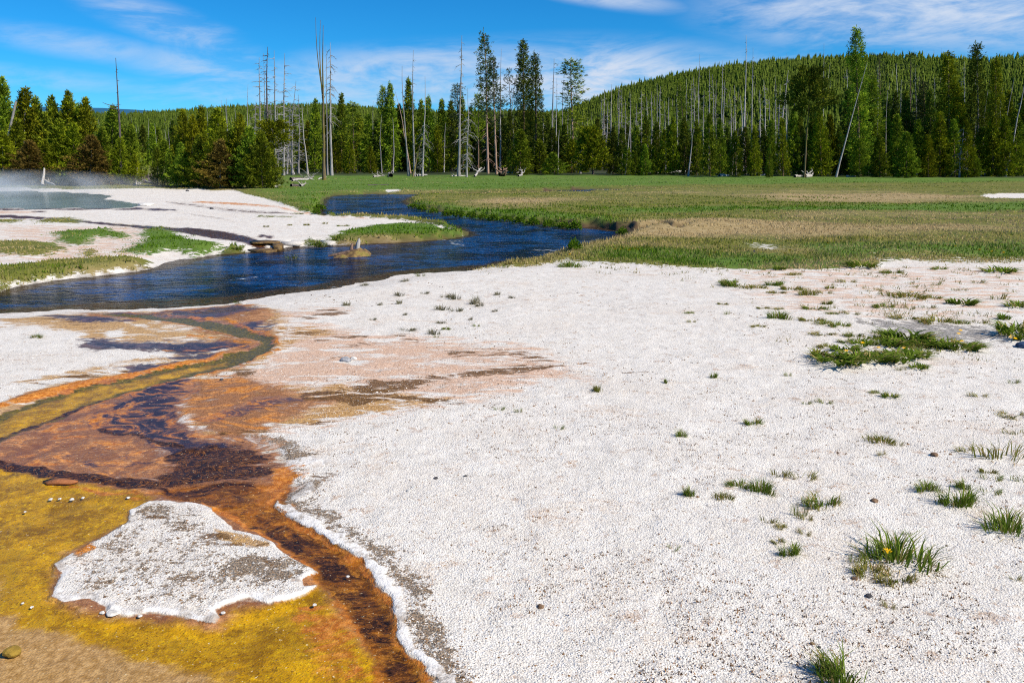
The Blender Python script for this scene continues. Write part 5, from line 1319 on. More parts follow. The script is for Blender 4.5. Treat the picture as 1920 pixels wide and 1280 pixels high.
# photo position of the foot, width and height in photo pixels, form, colour, zone, own label
ZN = {'front': ('on the front gravel', 'from the runoff lip outwards'), 'mid': ('on the bare middle gravel', 'from the rusty stain outwards'), 'upper': ('below the meadow edge', 'from the river outwards'),
      'patch': ('by the grey gravel', 'from its white side'), 'bank': ('on white ground by the river', 'from the rusty channel'), 'far': ('on the far bank flat', 'along the river')}
TD = [(1590, 1274, 92, 56, 'dense', 'green', 'front', 'big dense grass tuft cut by the lower frame edge'), (1684, 1052, 104, 46, 'dense', 'green', 'front', 'big grass tuft with one yellow flower, rear half of the crescent'),
      (1632, 1072, 60, 34, 'mat', 'olive', 'front', 'low olive grass strip bending round the bare spot of the crescent'), (1682, 1086, 66, 26, 'mat', 'olive', 'front', 'low olive grass strip forming the near arm of the crescent'), (1606, 1052, 30, 28, 'sparse', 'green', 'front', 'thin grass wisp at the tip of the crescent'),
      (1894, 996, 74, 38, 'dense', 'green', 'front', 'dark green tuft touching the frame edge'), (1797, 943, 62, 32, 'dense', 'green', 'front'), (1738, 919, 38, 20, 'dense', 'green', 'front'), (1812, 914, 32, 18, 'dense', 'green', 'front'), (1857, 924, 30, 15, 'sparse', 'green', 'front'),
      (1872, 858, 74, 40, 'sparse', 'olive', 'front'), (1815, 848, 38, 12, 'sparse', 'olive', 'front'), (1856, 886, 26, 12, 'mat', 'olive', 'front'), (1858, 899, 32, 14, 'sparse', 'green', 'front'), (1911, 902, 24, 16, 'sparse', 'green', 'front'),
      (1542, 944, 64, 36, 'mat', 'green', 'front'), (1297, 927, 30, 22, 'dense', 'green', 'front', 'compact dark grass tuft standing alone at mid-gravel'), (1357, 934, 36, 18, 'mat', 'olive', 'front'), (1388, 913, 44, 20, 'mat', 'green', 'front'), (1428, 922, 40, 30, 'dense', 'green', 'front'),
      (1466, 890, 38, 18, 'sparse', 'olive', 'front'), (1506, 896, 46, 18, 'sparse', 'olive', 'front'), (1499, 965, 28, 34, 'sparse', 'green', 'front'), (1509, 975, 26, 16, 'sparse', 'olive', 'front'), (1444, 978, 34, 14, 'sparse', 'olive', 'front'), (1463, 990, 24, 12, 'mat', 'olive', 'front'), (1482, 1038, 42, 22, 'dense', 'green', 'front'), (1505, 1003, 24, 12, 'sparse', 'olive', 'front'), (1460, 1017, 24, 11, 'mat', 'olive', 'front'),
      (1650, 827, 46, 18, 'mat', 'olive', 'front'), (1681, 834, 24, 12, 'sparse', 'olive', 'front'), (1657, 853, 18, 10, 'sparse', 'olive', 'front'), (1415, 794, 34, 20, 'mat', 'green', 'front'), (1277, 820, 20, 16, 'dense', 'green', 'front'), (1905, 813, 38, 11, 'sparse', 'olive', 'front'), (1665, 1140, 22, 14, 'sparse', 'olive', 'front'), (1905, 1082, 22, 11, 'sparse', 'olive', 'front'), (1262, 1029, 20, 10, 'sparse', 'green', 'front'), (1700, 1000, 14, 9, 'sparse', 'green', 'front'), (1835, 745, 30, 9, 'sparse', 'olive', 'front'),
      (1125, 734, 26, 15, 'dense', 'olive', 'mid', 'small olive tuft just beyond the tip of the rusty stain'), (1048, 803, 18, 11, 'sparse', 'green', 'mid'), (1339, 706, 16, 12, 'dense', 'green', 'mid'), (1478, 705, 14, 11, 'sparse', 'green', 'mid'), (1250, 718, 9, 12, 'dense', 'green', 'mid'), (1638, 737, 18, 9, 'mat', 'green', 'mid'), (1669, 744, 26, 11, 'broad', 'green', 'mid'), (1544, 756, 28, 10, 'sparse', 'green', 'mid'), (1514, 756, 20, 9, 'sparse', 'green', 'mid'), (1723, 692, 26, 14, 'broad', 'green', 'mid'), (1690, 694, 20, 10, 'sparse', 'olive', 'mid'), (1900, 778, 54, 9, 'mat', 'olive', 'mid'), (1902, 718, 20, 10, 'sparse', 'green', 'mid'), (936, 768, 20, 10, 'sparse', 'green', 'mid'), (972, 772, 16, 12, 'sparse', 'green', 'mid'),
      (1459, 598, 38, 17, 'dense', 'green', 'upper', 'round dense green tuft alone on white ground'), (1357, 571, 20, 6, 'mat', 'olive', 'upper'), (1292, 588, 18, 7, 'mat', 'green', 'upper'), (1363, 590, 12, 11, 'sparse', 'green', 'upper'), (1297, 604, 18, 8, 'sparse', 'olive', 'upper'), (1433, 579, 24, 7, 'mat', 'olive', 'upper'), (1458, 580, 24, 6, 'mat', 'olive', 'upper'), (1424, 613, 30, 6, 'mat', 'olive', 'upper'), (1543, 627, 46, 8, 'mat', 'olive', 'upper'),
      (1532, 579, 44, 9, 'mat', 'green', 'upper'), (1560, 588, 22, 7, 'mat', 'green', 'upper'), (1552, 570, 22, 9, 'dense', 'olive', 'upper'), (1592, 590, 32, 8, 'sparse', 'olive', 'upper'), (1527, 602, 46, 10, 'mat', 'olive', 'upper'), (1544, 608, 32, 11, 'mat', 'green', 'upper'), (1578, 612, 42, 13, 'mat', 'green', 'upper'), (1367, 530, 34, 14, 'mat', 'green', 'upper'), (1382, 536, 52, 13, 'dense', 'green', 'upper'), (1412, 540, 48, 10, 'mat', 'olive', 'upper'), (1453, 535, 34, 11, 'dense', 'green', 'upper'), (1457, 549, 34, 8, 'mat', 'olive', 'upper'), (1488, 543, 38, 13, 'mat', 'olive', 'upper'), (1514, 553, 32, 14, 'dense', 'olive', 'upper'), (1557, 541, 20, 10, 'mat', 'olive', 'upper'), (1543, 550, 28, 7, 'sparse', 'olive', 'upper'),
      (1460, 505, 26, 10, 'broad', 'green', 'upper'), (1488, 515, 30, 8, 'mat', 'olive', 'upper'), (1617, 503, 46, 18, 'broad', 'green', 'upper'), (1673, 512, 38, 11, 'mat', 'green', 'upper'), (1757, 534, 22, 10, 'sparse', 'green', 'upper'), (1697, 556, 64, 14, 'mat', 'olive', 'upper'), (1748, 560, 40, 10, 'mat', 'olive', 'upper'), (1806, 570, 40, 18, 'broad', 'green', 'upper'), (1873, 561, 34, 14, 'sparse', 'olive', 'upper'), (1907, 575, 34, 15, 'broad', 'green', 'upper'), (1660, 576, 38, 12, 'mat', 'green', 'upper'), (1703, 579, 20, 10, 'sparse', 'olive', 'upper'), (1743, 577, 28, 8, 'sparse', 'olive', 'upper'), (1877, 511, 46, 13, 'broad', 'green', 'upper'), (1763, 505, 30, 9, 'mat', 'green', 'upper'), (1588, 530, 34, 8, 'sparse', 'olive', 'upper'), (1836, 530, 26, 8, 'sparse', 'olive', 'upper'), (1640, 545, 30, 7, 'sparse', 'olive', 'upper'), (1800, 545, 26, 7, 'sparse', 'olive', 'upper'),
      (1601, 630, 34, 13, 'mat', 'green', 'patch'), (1590, 640, 34, 10, 'mat', 'green', 'patch'), (1618, 646, 38, 13, 'broad', 'green', 'patch'), (1553, 650, 36, 10, 'mat', 'olive', 'patch'), (1588, 656, 44, 16, 'broad', 'green', 'patch'), (1534, 671, 40, 18, 'broad', 'olive', 'patch'), (1570, 686, 66, 24, 'broad', 'green', 'patch'), (1603, 680, 64, 26, 'broad', 'green', 'patch'), (1637, 677, 64, 24, 'broad', 'green', 'patch'), (1675, 678, 46, 18, 'broad', 'green', 'patch'), (1700, 670, 60, 18, 'broad', 'green', 'patch'), (1726, 662, 42, 13, 'mat', 'green', 'patch'), (1703, 636, 66, 30, 'broad', 'green', 'patch'), (1676, 648, 54, 20, 'broad', 'green', 'patch'), (1730, 648, 54, 20, 'broad', 'green', 'patch'), (1764, 647, 54, 20, 'broad', 'green', 'patch'), (1802, 654, 58, 22, 'broad', 'green', 'patch'), (1830, 650, 36, 11, 'mat', 'olive', 'patch'), (1660, 625, 44, 9, 'mat', 'green', 'patch'), (1897, 628, 54, 30, 'broad', 'green', 'patch'), (1918, 636, 44, 28, 'broad', 'green', 'patch'), (1880, 598, 22, 14, 'broad', 'green', 'patch'), (1800, 606, 28, 13, 'mat', 'green', 'patch'), (1760, 604, 64, 17, 'mat', 'olive', 'patch'), (1697, 596, 54, 9, 'mat', 'olive', 'patch'), (1840, 605, 28, 10, 'sparse', 'olive', 'patch'),
      (853, 557, 30, 15, 'grey', 'grey', 'bank'), (836, 554, 20, 9, 'grey', 'grey', 'bank'), (895, 567, 28, 19, 'grey', 'grey', 'bank'), (933, 550, 18, 8, 'grey', 'grey', 'bank'), (830, 579, 34, 12, 'grey', 'grey', 'bank'), (857, 583, 26, 10, 'grey', 'grey', 'bank'), (902, 573, 20, 10, 'grey', 'grey', 'bank'), (749, 567, 18, 10, 'grey', 'grey', 'bank'), (749, 551, 24, 10, 'grey', 'grey', 'bank'), (797, 547, 18, 7, 'grey', 'grey', 'bank'), (715, 570, 14, 7, 'grey', 'grey', 'bank'), (650, 571, 24, 9, 'grey', 'grey', 'bank'), (814, 626, 28, 15, 'grey', 'grey', 'bank'), (838, 618, 18, 9, 'mat', 'green', 'bank'), (892, 613, 14, 8, 'sparse', 'green', 'bank'), (883, 600, 12, 6, 'grey', 'grey', 'bank'), (827, 606, 22, 7, 'grey', 'grey', 'bank'), (766, 619, 32, 6, 'grey', 'grey', 'bank'), (763, 523, 24, 6, 'grey', 'grey', 'bank'), (684, 526, 24, 6, 'grey', 'grey', 'bank'), (1068, 498, 40, 13, 'dense', 'green', 'bank'), (788, 509, 18, 10, 'sparse', 'green', 'bank'), (947, 493, 12, 12, 'sparse', 'green', 'bank'), (446, 557, 16, 9, 'sparse', 'green', 'bank'), (70, 633, 24, 9, 'mat', 'green', 'bank', 'single small green tuft on the white flat by the orange fan'), (700, 600, 14, 6, 'grey', 'grey', 'bank'), (930, 585, 14, 6, 'grey', 'grey', 'bank'),
      (760, 590, 12, 6, 'grey', 'grey', 'bank'), (960, 556, 16, 6, 'grey', 'grey', 'bank'), (818, 632, 10, 7, 'sparse', 'green', 'bank'), (560, 398, 20, 5, 'mat', 'green', 'far'), (500, 424, 10, 6, 'mat', 'olive', 'far'), (543, 421, 9, 5, 'mat', 'olive', 'far'), (576, 421, 12, 7, 'mat', 'olive', 'far'), (610, 418, 10, 6, 'mat', 'olive', 'far'), (645, 422, 22, 5, 'mat', 'green', 'far'), (594, 452, 34, 14, 'dense', 'green', 'far'), (445, 462, 18, 8, 'dense', 'green', 'far'), (632, 446, 18, 14, 'dense', 'green', 'far'), (548, 484, 24, 11, 'sparse', 'green', 'far', 'thin green water weed tuft standing in the river')]
for i, t_ in enumerate(TD):
    u_, v_, w_, h_, kd, colr, zn = t_[:7]
    g = G(u_, v_, -.18 if zn == 'far' and v_ > 475 else 0.0); d_ = math.hypot(g[0], g[1])
    ppm = F / math.hypot(d_, CAM_H)
    o = obj('grass_tuft', TM[(kd, i % 4)], None, (g[0], g[1], (ground_z(*g) if not (zn == 'far' and v_ > 475) else -.2)))
    sc_ = w_ / ppm * 1.02; sh = h_ / ppm * 1.05
    o.scale = (sc_, max(sc_ * .8, min(sc_ * 1.4, .12)), min(sh, sc_ * 1.5)); o.rotation_euler = (0, 0, random.uniform(-.5, .5) + (math.pi if i % 2 else 0))
    slot_mat(o, TUFT_M[colr])
    TUFTS.append(dict(u=u_, v=v_, kd=kd, col=colr, zone=zn, obj=o, label=t_[7] if len(t_) > 7 else None, w=w_, fl=0))
# yellow flowers: those in a tuft belong to it
FL = [(1617, 643), (1667, 653), (1695, 653), (1586, 658), (1605, 663), (1613, 664), (1801, 620), (1797, 626), (1796, 641), (1803, 640), (1894, 633), (1903, 635), (1897, 631), (1916, 613), (1916, 622), (1711, 548), (1663, 1034), (1875, 845), (1647, 652)]
for (u_, v_) in FL:
    t = min(TUFTS, key=lambda q: (q['u'] - u_) ** 2 + 4 * (q['v'] - 8 - v_) ** 2)
    to = t['obj']; g = G(u_, v_, .07)
    f = obj('flower', FM, to); t['fl'] += 1
    q = Vector((g[0], g[1], .075)); 
    rel = q - to.location; rel.rotate(Euler((0, 0, -to.rotation_euler.z)))
    f.location = (rel.x / to.scale[0], rel.y / to.scale[1], rel.z / to.scale[2])
    k = 1.15
    f.scale = (k / to.scale[0], k / to.scale[1], k / to.scale[2]); f.rotation_euler = (-.5, 0, 0)
FE = [(1153, 485), (1163, 486), (1169, 483), (1178, 488), (1181, 486), (1190, 484), (1196, 486), (1218, 478), (1266, 478), (1068, 487), (1340, 487), (1470, 490), (1480, 486), (1545, 478), (1551, 472), (1722, 478), (1790, 476), (1835, 480), (1880, 486), (1858, 484), (1330, 490), (1413, 486)]
for i, (u_, v_) in enumerate(FE):
    g = G(u_, v_ + 3)
    pur = (u_ == 1413)
    o = empty('wildflower', (g[0], g[1], ground_z(*g)))
    A_ = Acc(); A_.tube([(0, 0, -.02), (.01, 0, .12), (0, .01, .24)], [.004, .004, .003], 4); obj('stem', A_.mesh('stem', st_m), o)
    h = obj('flower', PM if pur else FM, o, (0, .01, .25)); h.rotation_euler = (-.6, .2, 0); h.scale = (1.3, 1.3, 1.3 if not pur else 3)
    tag(o, cat='wildflower', group='wildflowers along the lower meadow edge')
    o['label'] = 'single purple wildflower in the lower meadow edge' if pur else 'x'
    if not pur: TUFTS.append(dict(u=u_, v=v_, zone='flower', obj=o))

# ================================================================== LOOSE GRAVEL AND LITTER
def pebbles(name, x, y, z, s, tone, mat, r, squash=.6):
    n = len(x); base = np.array([(1, 0, 0), (0, 1, 0), (-1, 0, 0), (0, -1, 0), (0, 0, 1), (0, 0, -.6)], float)
    V = base[None] * (s[:, None, None] * r.uniform(.6, 1.3, (n, 6, 1))); V[:, :, 2] *= squash
    a = r.uniform(0, 6.28, n); ca_, sa_ = np.cos(a)[:, None], np.sin(a)[:, None]
    vx = V[:, :, 0] * ca_ - V[:, :, 1] * sa_; vy = V[:, :, 0] * sa_ + V[:, :, 1] * ca_
    V = np.stack([vx + x[:, None], vy + y[:, None], V[:, :, 2] + z[:, None]], 2)
    f = np.array([(0, 1, 4), (1, 2, 4), (2, 3, 4), (3, 0, 4)])
    Fq = (f[None] + (np.arange(n) * 6)[:, None, None]).reshape(-1, 3)
    at = np.repeat(np.column_stack([tone, np.ones(n)]), 6, 0)
    return mesh_np(name, V.reshape(-1, 3), Fq, mat, False, {'tone': at})


pm_, b = new_mat('pebble'); cR, _, _, _, cc_ = b.attr('tone')
finish(b, b.n('ShaderNodeBsdfDiffuse', {'Color': cc_}).outputs[0])
n = 135000
ga = np.radians(rng.uniform(-41, 41, n)); gr = 1.0 / rng.uniform(1 / 15.0, 1 / 3.2, n); gx, gy = gr * np.sin(ga), gr * np.cos(ga)
white_here = (sample(np.maximum.reduce([ch('wet'), ch('yellow'), ch('rustw'), ch('crust'), wt, ch('flesh') * .5, ch('orange') * .5, ch('sky_sheen') * .5, ch('dark')]), gx, gy) < .15) & (sample(np.clip(soil, 0, 1), gx, gy) < .4)
isl_here = sample(isl, gx, gy) > .9
ok = white_here | (isl_here & (sample(ch('crust'), gx, gy) < .3))
gx, gy, gr = gx[ok], gy[ok], gr[ok]; n = len(gx)
q = rng.random(n); grit_ = sample(ch('gritty'), gx, gy); tan_ = np.clip(sample(np.maximum(ch('tan'), ch('gold')), gx, gy), 0, 1)
br = rng.uniform(.70, .88, n)
tone = np.stack([br, br * .955, br * .89], 1)
dk = q < .12 + .8 * grit_; tone[dk] = np.array([.24, .145, .08]) * rng.uniform(.35, 1.4, (dk.sum(), 1))
gy_ = (q > .84); tone[gy_] = np.array([.42, .41, .40]) * rng.uniform(.7, 1.2, (gy_.sum(), 1))
tn = rng.random(n) < tan_ * .6; tone[tn] = np.array([.55, .36, .22]) * rng.uniform(.5, 1.2, (tn.sum(), 1))
ss_ = rng.lognormal(0, .42, n) * .0042 * (gr / 6.0) ** .35
tag(obj('gravel', pebbles('gravel', gx, gy, sample(Z, gx, gy) + .001, ss_, np.clip(tone, 0, .9), pm_, rng)), 'loose white and grey gravel grains over the mineral crust', kind='stuff')
# brown crumbs of old grass lying on the gravel
n = 12000
ga = np.radians(rng.uniform(-24, 40, n)); gr = 1.0 / rng.uniform(1 / 22.0, 1 / 3.3, n); gx, gy = gr * np.sin(ga), gr * np.cos(ga)
ok = (fbm(gx, gy, .9, 4, .6, 91) > .12) & (sample(np.maximum(ch('wet'), wt), gx, gy) < .1) & (sample(ch('crust'), gx, gy) < .1)
gx, gy, gr = gx[ok], gy[ok], gr[ok]; n = len(gx)
rep = 3; gx = np.repeat(gx, rep) + rng.normal(0, .016, n * rep); gy = np.repeat(gy, rep) + rng.normal(0, .012, n * rep); gr = np.repeat(gr, rep); n = len(gx)
Vb, Fb, Tb = blades_np(gx, gy, sample(Z, gx, gy) + .004, rng.uniform(.004, .016, n), rng.uniform(.006, .014, n) * np.clip(gr / 8, 1, 2.4), rng.uniform(.5, 1.6, n), np.ones(n), rng)
lm, b = new_mat('dead_litter'); tR, _, _, _, _ = b.attr('tone'); finish(b, b.n('ShaderNodeBsdfDiffuse', {'Color': b.mix(tR, (.07, .04, .022), (.36, .20, .10))}).outputs[0])
tag(obj('grass_litter', mesh_np('grass_litter', Vb, Fb, lm, False, {'tone': Tb})), 'brown crumbs of dead grass strewn over the gravel', kind='stuff')


def rock(name, u_, v_, wpx, tint, label, cat='stone', z=None, flat=.6, group=None, seed=0, depth=1.0, rot=None):
    g = G(u_, v_); ppm = F / math.hypot(math.hypot(*g), CAM_H); s = wpx / ppm / 2
    r = np.random.default_rng(seed + int(u_ * 3 + v_))
    import bmesh
    bm = bmesh.new(); bmesh.ops.create_icosphere(bm, subdivisions=2, radius=1)
    off = r.uniform(-9, 9, 2)
    for v in bm.verts:
        k = 1 + .5 * (vnoise(np.array([v.co.x * 1.3 + off[0] + v.co.z]), np.array([v.co.y * 1.3 + off[1]]), 5)[0])
        k += .25 * vnoise(np.array([v.co.x * 3.3 + off[0]]), np.array([v.co.y * 3.3 + v.co.z * 3 + off[1]]), 9)[0]
        v.co = Vector((v.co.x * s * k, v.co.y * s * k * depth, v.co.z * s * k * flat))
    me = bpy.data.meshes.new(name); bm.to_mesh(me); bm.free(); me.materials.append(stone_mat(tint))
    o = obj(name, me, None, (g[0], g[1], (ground_z(*g) if z is None else z) + s * flat * .35)); o.rotation_euler = (0, 0, r.uniform(0, 6.28) if rot is None else rot)
    tag(o, label, cat, group)
    return o


_SM = {}
def stone_mat(t):
    if t in _SM: return _SM[t]
    m, b = new_mat('stone'); P = b.n('ShaderNodeTexCoord').outputs['Object']
    c = b.mix(b.ss(b.noise(P, 14, 5, .7), .3, .7), tuple(x * .55 for x in t), t)
    bp = b.n('ShaderNodeBump', {'Strength': .8, 'Distance': .01, 'Height': b.noise(P, 40, 4, .7)})
    finish(b, b.n('ShaderNodeBsdfPrincipled', {'Base Color': c, 'Roughness': .85, 'Normal': bp.outputs[0]}).outputs[0]); _SM[t] = m
    return m


CHALK, DARK_, BROWN_, YELL_ = (.78, .75, .70), (.07, .065, .07), (.22, .13, .07), (.34, .21, .02)
STONES = ((766, 920, 12, CHALK, 'white pebble with a dark shadow beside the brown gravel rim'), (776, 914, 9, CHALK, 'smaller white pebble touching the white pebble by the gravel rim'), (818, 897, 12, DARK_, 'small dark stone on open white gravel'), (873, 893, 10, DARK_, 'dark chip nearest to the small dark stone on gravel'),
        (590, 1131, 10, CHALK, 'round white pebble alone in the yellow shallows off the islet'), (262, 1152, 11, CHALK, 'white lump just off the lower rim of the islet'), (214, 1146, 22, CHALK, 'knobbly white crust piece off the lower rim of the islet'), (191, 1146, 11, CHALK, 'tiny white lump next to the knobbly crust piece'), (230, 992, 10, CHALK, 'white lump at the upper shoulder of the islet'), (240, 931, 9, CHALK, 'white chip in the yellow pool near the dark rim'), (418, 1146, 10, CHALK, 'white lump at the notch of the islet rim'), (60, 1135, 8, CHALK, 'larger of the white specks in the yellow water by the frame edge'), (42, 1128, 6, CHALK, 'smaller of the white specks in the yellow water by the frame edge'), (47, 957, 6, CHALK, 'lone white speck in the upper yellow pool'),
        (95, 934, 9, CHALK, 'first white nodule below the pinkish floating mat'), (112, 933, 8, CHALK, 'second white nodule below the pinkish floating mat'), (135, 934, 9, CHALK, 'third white nodule below the pinkish floating mat'), (155, 931, 8, CHALK, 'last white nodule below the pinkish floating mat'), (22, 1221, 26, YELL_, 'yellow-coated stone in the buff shallows at the frame edge'),
        (652, 1078, 9, CHALK, 'pale pebble in the brown thread opposite the islet'), (1013, 1137, 18, BROWN_, 'brown clod on the gravel right below centre'), (1602, 1084, 14, BROWN_, 'dark brown clod just below the crescent grass'), (1630, 1118, 15, DARK_, 'dark chip on the gravel below the crescent grass'), (1523, 1208, 10, BROWN_, 'rust brown crumb above the lowest big tuft'), (1536, 1215, 8, DARK_, 'dark crumb beside the rust brown crumb'), (1640, 938, 16, BROWN_, 'low brown clod near the two-part grass tuft'), (1752, 853, 18, BROWN_, 'thin dark clod on the gravel between tufts'), (416, 712, 10, DARK_, 'dark stone at the inner bank of the runoff bend'), (648, 676, 22, (.40, .40, .42), 'flat grey stone lying in the rust-stained ground'), (664, 673, 18, CHALK, 'white crust lump behind the flat grey stone'),
        (397, 391, 7, DARK_, 'dark stone alone on the white far bank'), (351, 358, 6, DARK_, 'small dark stone at the back of the white far bank'), (272, 384, 26, CHALK, 'white sinter lump at the outlet of the hot pool'), (1918, 651, 22, (.012, .055, .14), 'dark navy blue stone cut by the frame edge beside yellow flowers'))
for i, (u_, v_, w_, t_, l_) in enumerate(STONES):
    rock('stone', u_, v_, w_ * (.72 if v_ > 650 and w_ < 20 else 1), t_, l_, z=(-.012 if v_ > 925 and u_ < 700 else None), flat=(.28 if w_ > 20 and t_ == CHALK else .6))
# ================================================================== BANK PLANTS, DRIFTWOOD, LEDGE, LOGS, STEAM
lf, b = new_mat('bank_leaf'); tR, _, _, _, _ = b.attr('tone'); c = b.mix(tR, (.050, .100, .008), (.160, .270, .020))
d = b.n('ShaderNodeBsdfDiffuse', {'Color': c}); t = b.n('ShaderNodeBsdfTranslucent', {'Color': c}); ms = b.n('ShaderNodeMixShader', {0: .3})
b.nt.links.new(d.outputs[0], ms.inputs[1]); b.nt.links.new(t.outputs[0], ms.inputs[2]); finish(b, ms.outputs[0])


def shrub_meshes(seed):
    r = np.random.default_rng(seed); n_ = 420
    a = r.uniform(0, 6.28, n_); el_ = np.arcsin(r.uniform(0, 1, n_)); rad = r.uniform(.55, 1.0, n_) * (1 + .35 * np.sin(a * 3 + seed) * np.cos(el_ * 2))
    c = np.stack([np.cos(a) * np.cos(el_) * rad * .5, np.sin(a) * np.cos(el_) * rad * .4, np.sin(el_) * rad * .75 + .08], 1)
    V_, Q_ = leaves(c, c + np.array([0, 0, .2]) + r.normal(0, .3, (n_, 3)), r.uniform(.10, .2, n_), r.uniform(.03, .06, n_), r)
    tt = np.repeat(np.clip(r.normal(.5, .3, n_), 0, 1), 4)
    fo = mesh_np('foliage', V_, Q_, lf, False, {'tone': np.stack([tt] * 3 + [np.ones_like(tt)], 1)})
    A_ = Acc()
    for k in range(7):
        an = r.uniform(0, 6.28); s = np.linspace(0, 1, 4)
        A_.tube(np.column_stack([np.cos(an) * s * .35, np.sin(an) * s * .3, -.05 + s * .6]), .012 * (1.2 - s), 3)
    return fo, A_.mesh('stem', WOOD['brown'])


SH = [shrub_meshes(k) for k in range(4)]
SHL = [(776, 385, 22, 10), (792, 390, 22, 12), (812, 394, 20, 11), (840, 399, 24, 14), (861, 401, 24, 15), (884, 403, 24, 14), (905, 405, 22, 13), (926, 407, 26, 14), (950, 409, 26, 14), (974, 412, 26, 15), (1000, 415, 28, 16), (1028, 418, 28, 15), (1056, 421, 28, 15), (1079, 423, 30, 17), (1168, 434, 22, 14), (1076, 474, 30, 20), (600, 388, 24, 12), (594, 396, 18, 10), (128, 347, 40, 14)]
SHN = {1168: 'bright green bush in the cut bank corner of the river', 1076: 'bright bush on the near bank at the river rapids', 600: 'leafy bush at the far bend of the river beside the white bank', 594: 'smaller bush below the leafy bush at the far bend', 128: 'bluish green bush behind the steam'}
ordn = ['first', 'second', 'third', 'fourth', 'fifth', 'sixth', 'seventh', 'eighth', 'ninth', 'tenth', 'eleventh', 'twelfth', 'thirteenth', 'fourteenth', 'fifteenth', 'sixteenth', 'seventeenth', 'eighteenth', 'nineteenth', 'twentieth']
for i, (u_, v_, w_, h_) in enumerate(SHL):
    g = G(u_, v_); ppm = F / math.hypot(math.hypot(*g), CAM_H)
    o = empty('bank_shrub', (g[0], g[1], max(ground_z(*g), -.2)), random.uniform(0, 6))
    o.scale = (w_ / ppm, w_ / ppm, h_ / ppm * 1.15)
    fo, stm = SH[i % 4]; obj('foliage', fo, o); obj('stem', stm, o)
    tag(o, SHN.get(u_) or f'bright green bank bush, {ordn[i]} from the meadow tip along the far bank', 'bush', 'bright green bushes along the far bank')


def log(name, u0, v0, u1, v1, wpx, wood, label, br=0, blen=.6, cat='fallen log', z0=None, z1=None, up=.7, rootwad=False):
    """a log between two photo points lying on the ground (z of each end may be lifted)"""
    g0, g1 = G(u0, v0), G(u1, v1)
    a = np.array([g0[0], g0[1], ground_z(*g0)]); c = np.array([g1[0], g1[1], ground_z(*g1)])
    ppm = F / math.hypot(math.hypot(*g0), CAM_H); rad = wpx / ppm / 2
    a[2] += rad * .7 + (z0 or 0); c[2] += rad * .6 + (z1 or 0)
    r = np.random.default_rng(int(u0 * 5 + v0 * 3) % 9973)
    o = empty(name, Vector(a)); A_ = Acc(); s = np.linspace(0, 1, 7)[:, None]
    p = (c - a) * s; L = np.linalg.norm(c - a); p += np.column_stack([r.normal(0, .02 * L, 7), r.normal(0, .02 * L, 7), r.normal(0, .008 * L, 7)]) * (s > 0)
    A_.tube(p, rad * (1.05 - .5 * s[:, 0]), 7); obj('trunk', A_.mesh('trunk', WOOD[wood]), o)
    if br:
        B_ = Acc()
        for k in range(br):
            f = r.uniform(.0 if rootwad else .15, .25 if rootwad else 1.0); p0 = np.array([np.interp(f, s[:, 0], p[:, i]) for i in range(3)])
            an = r.uniform(0, 6.28); q = np.linspace(0, 1, 5); l_ = blen * r.uniform(.5, 1.2)
            pt = p0 + np.column_stack([np.cos(an) * q * l_ * .8, np.sin(an) * q * l_ * .6, q * l_ * up * r.uniform(.3, 1.3)]); pt[1:] += r.normal(0, .06 * l_, (4, 3))
            B_.tube(pt, rad * .45 * (1.1 - q) + .008, 4)
        obj('branches', B_.mesh('branches', WOOD[wood]), o)
    return tag(o, label, cat)


log('fallen_log', 1195, 327, 1296, 324, 6, 'white', 'long white fallen log in front of the round dark pine', 2, .5)
log('fallen_log', 1160, 322, 1195, 320, 5, 'white', 'shorter pale log ending behind the long white log', 0)
log('fallen_log', 548, 341, 612, 336, 4, 'white', 'pale fallen stem beside the three-pronged dead tree', 0)
log('fallen_branch', 566, 338, 592, 334, 3, 'white', 'heap of bare pale branches on the lawn by the three-pronged tree', 12, 1.9, 'fallen branch')
log('fallen_log', 545, 338, 568, 337, 6, 'dark', 'dark charred log lying on the lawn by the pale branches', 0)
log('fallen_log', 546, 351, 570, 350, 6, 'dark', 'dark log with a white antler-like end on the near lawn', 0)
log('fallen_branch', 563, 351, 569, 350, 5, 'white', 'white antler-like branch at the end of the dark log', 5, 1.0, 'fallen branch')
log('fallen_branch', 515, 353, 522, 353, 6, 'white', 'small white root at the foot of the bright clump', 2, .5, 'fallen branch')
log('fallen_branch', 700, 333, 722, 331, 3, 'white', 'pale curled branches lying on the grass before the dark pines', 8, 1.6, 'fallen branch')
log('root_plate', 733, 333, 730, 331, 8, 'grey', 'small grey upturned root by the curled branches', 8, .8, 'root plate')
log('root_plate', 941, 331, 946, 330, 13, 'brown', 'brown bushy root ball below the tallest centre pine', 26, 1.4, 'root plate', rootwad=True)
log('fallen_branch', 972, 332, 982, 329, 4, 'white', 'white propped branch by the brown root ball', 4, 1.4, 'fallen branch', z1=1.0)
log('fallen_branch', 890, 332, 902, 331, 4, 'white', 'crossed white sticks leaning below the tallest centre pine', 5, 2.0, 'fallen branch', z1=1.2)
log('fallen_branch', 846, 332, 874, 331, 3, 'white', 'low white sticks at the foot of the tall spiky dead tree', 5, 1.2, 'fallen branch')
log('fallen_log', 780, 331, 800, 330, 5, 'grey', 'short grey log lying behind the pole pair', 0)
log('fallen_log', 930, 327, 990, 326, 4, 'white', 'white log behind the brown root ball', 0)
log('bleached_root', 1508, 334, 1522, 333, 8, 'white', 'bleached white branching root below the two-lobed pine', 7, 1.5, 'root')
log('fallen_log', 1490, 333, 1506, 332, 5, 'white', 'pale log end next to the bleached branching root', 0)
log('fallen_log', 1332, 329, 1344, 329, 6, 'white', 'short white log piece under the young pines', 0)
log('fallen_log', 1348, 333, 1366, 332, 6, 'white', 'white log piece just in front of the short one', 0)
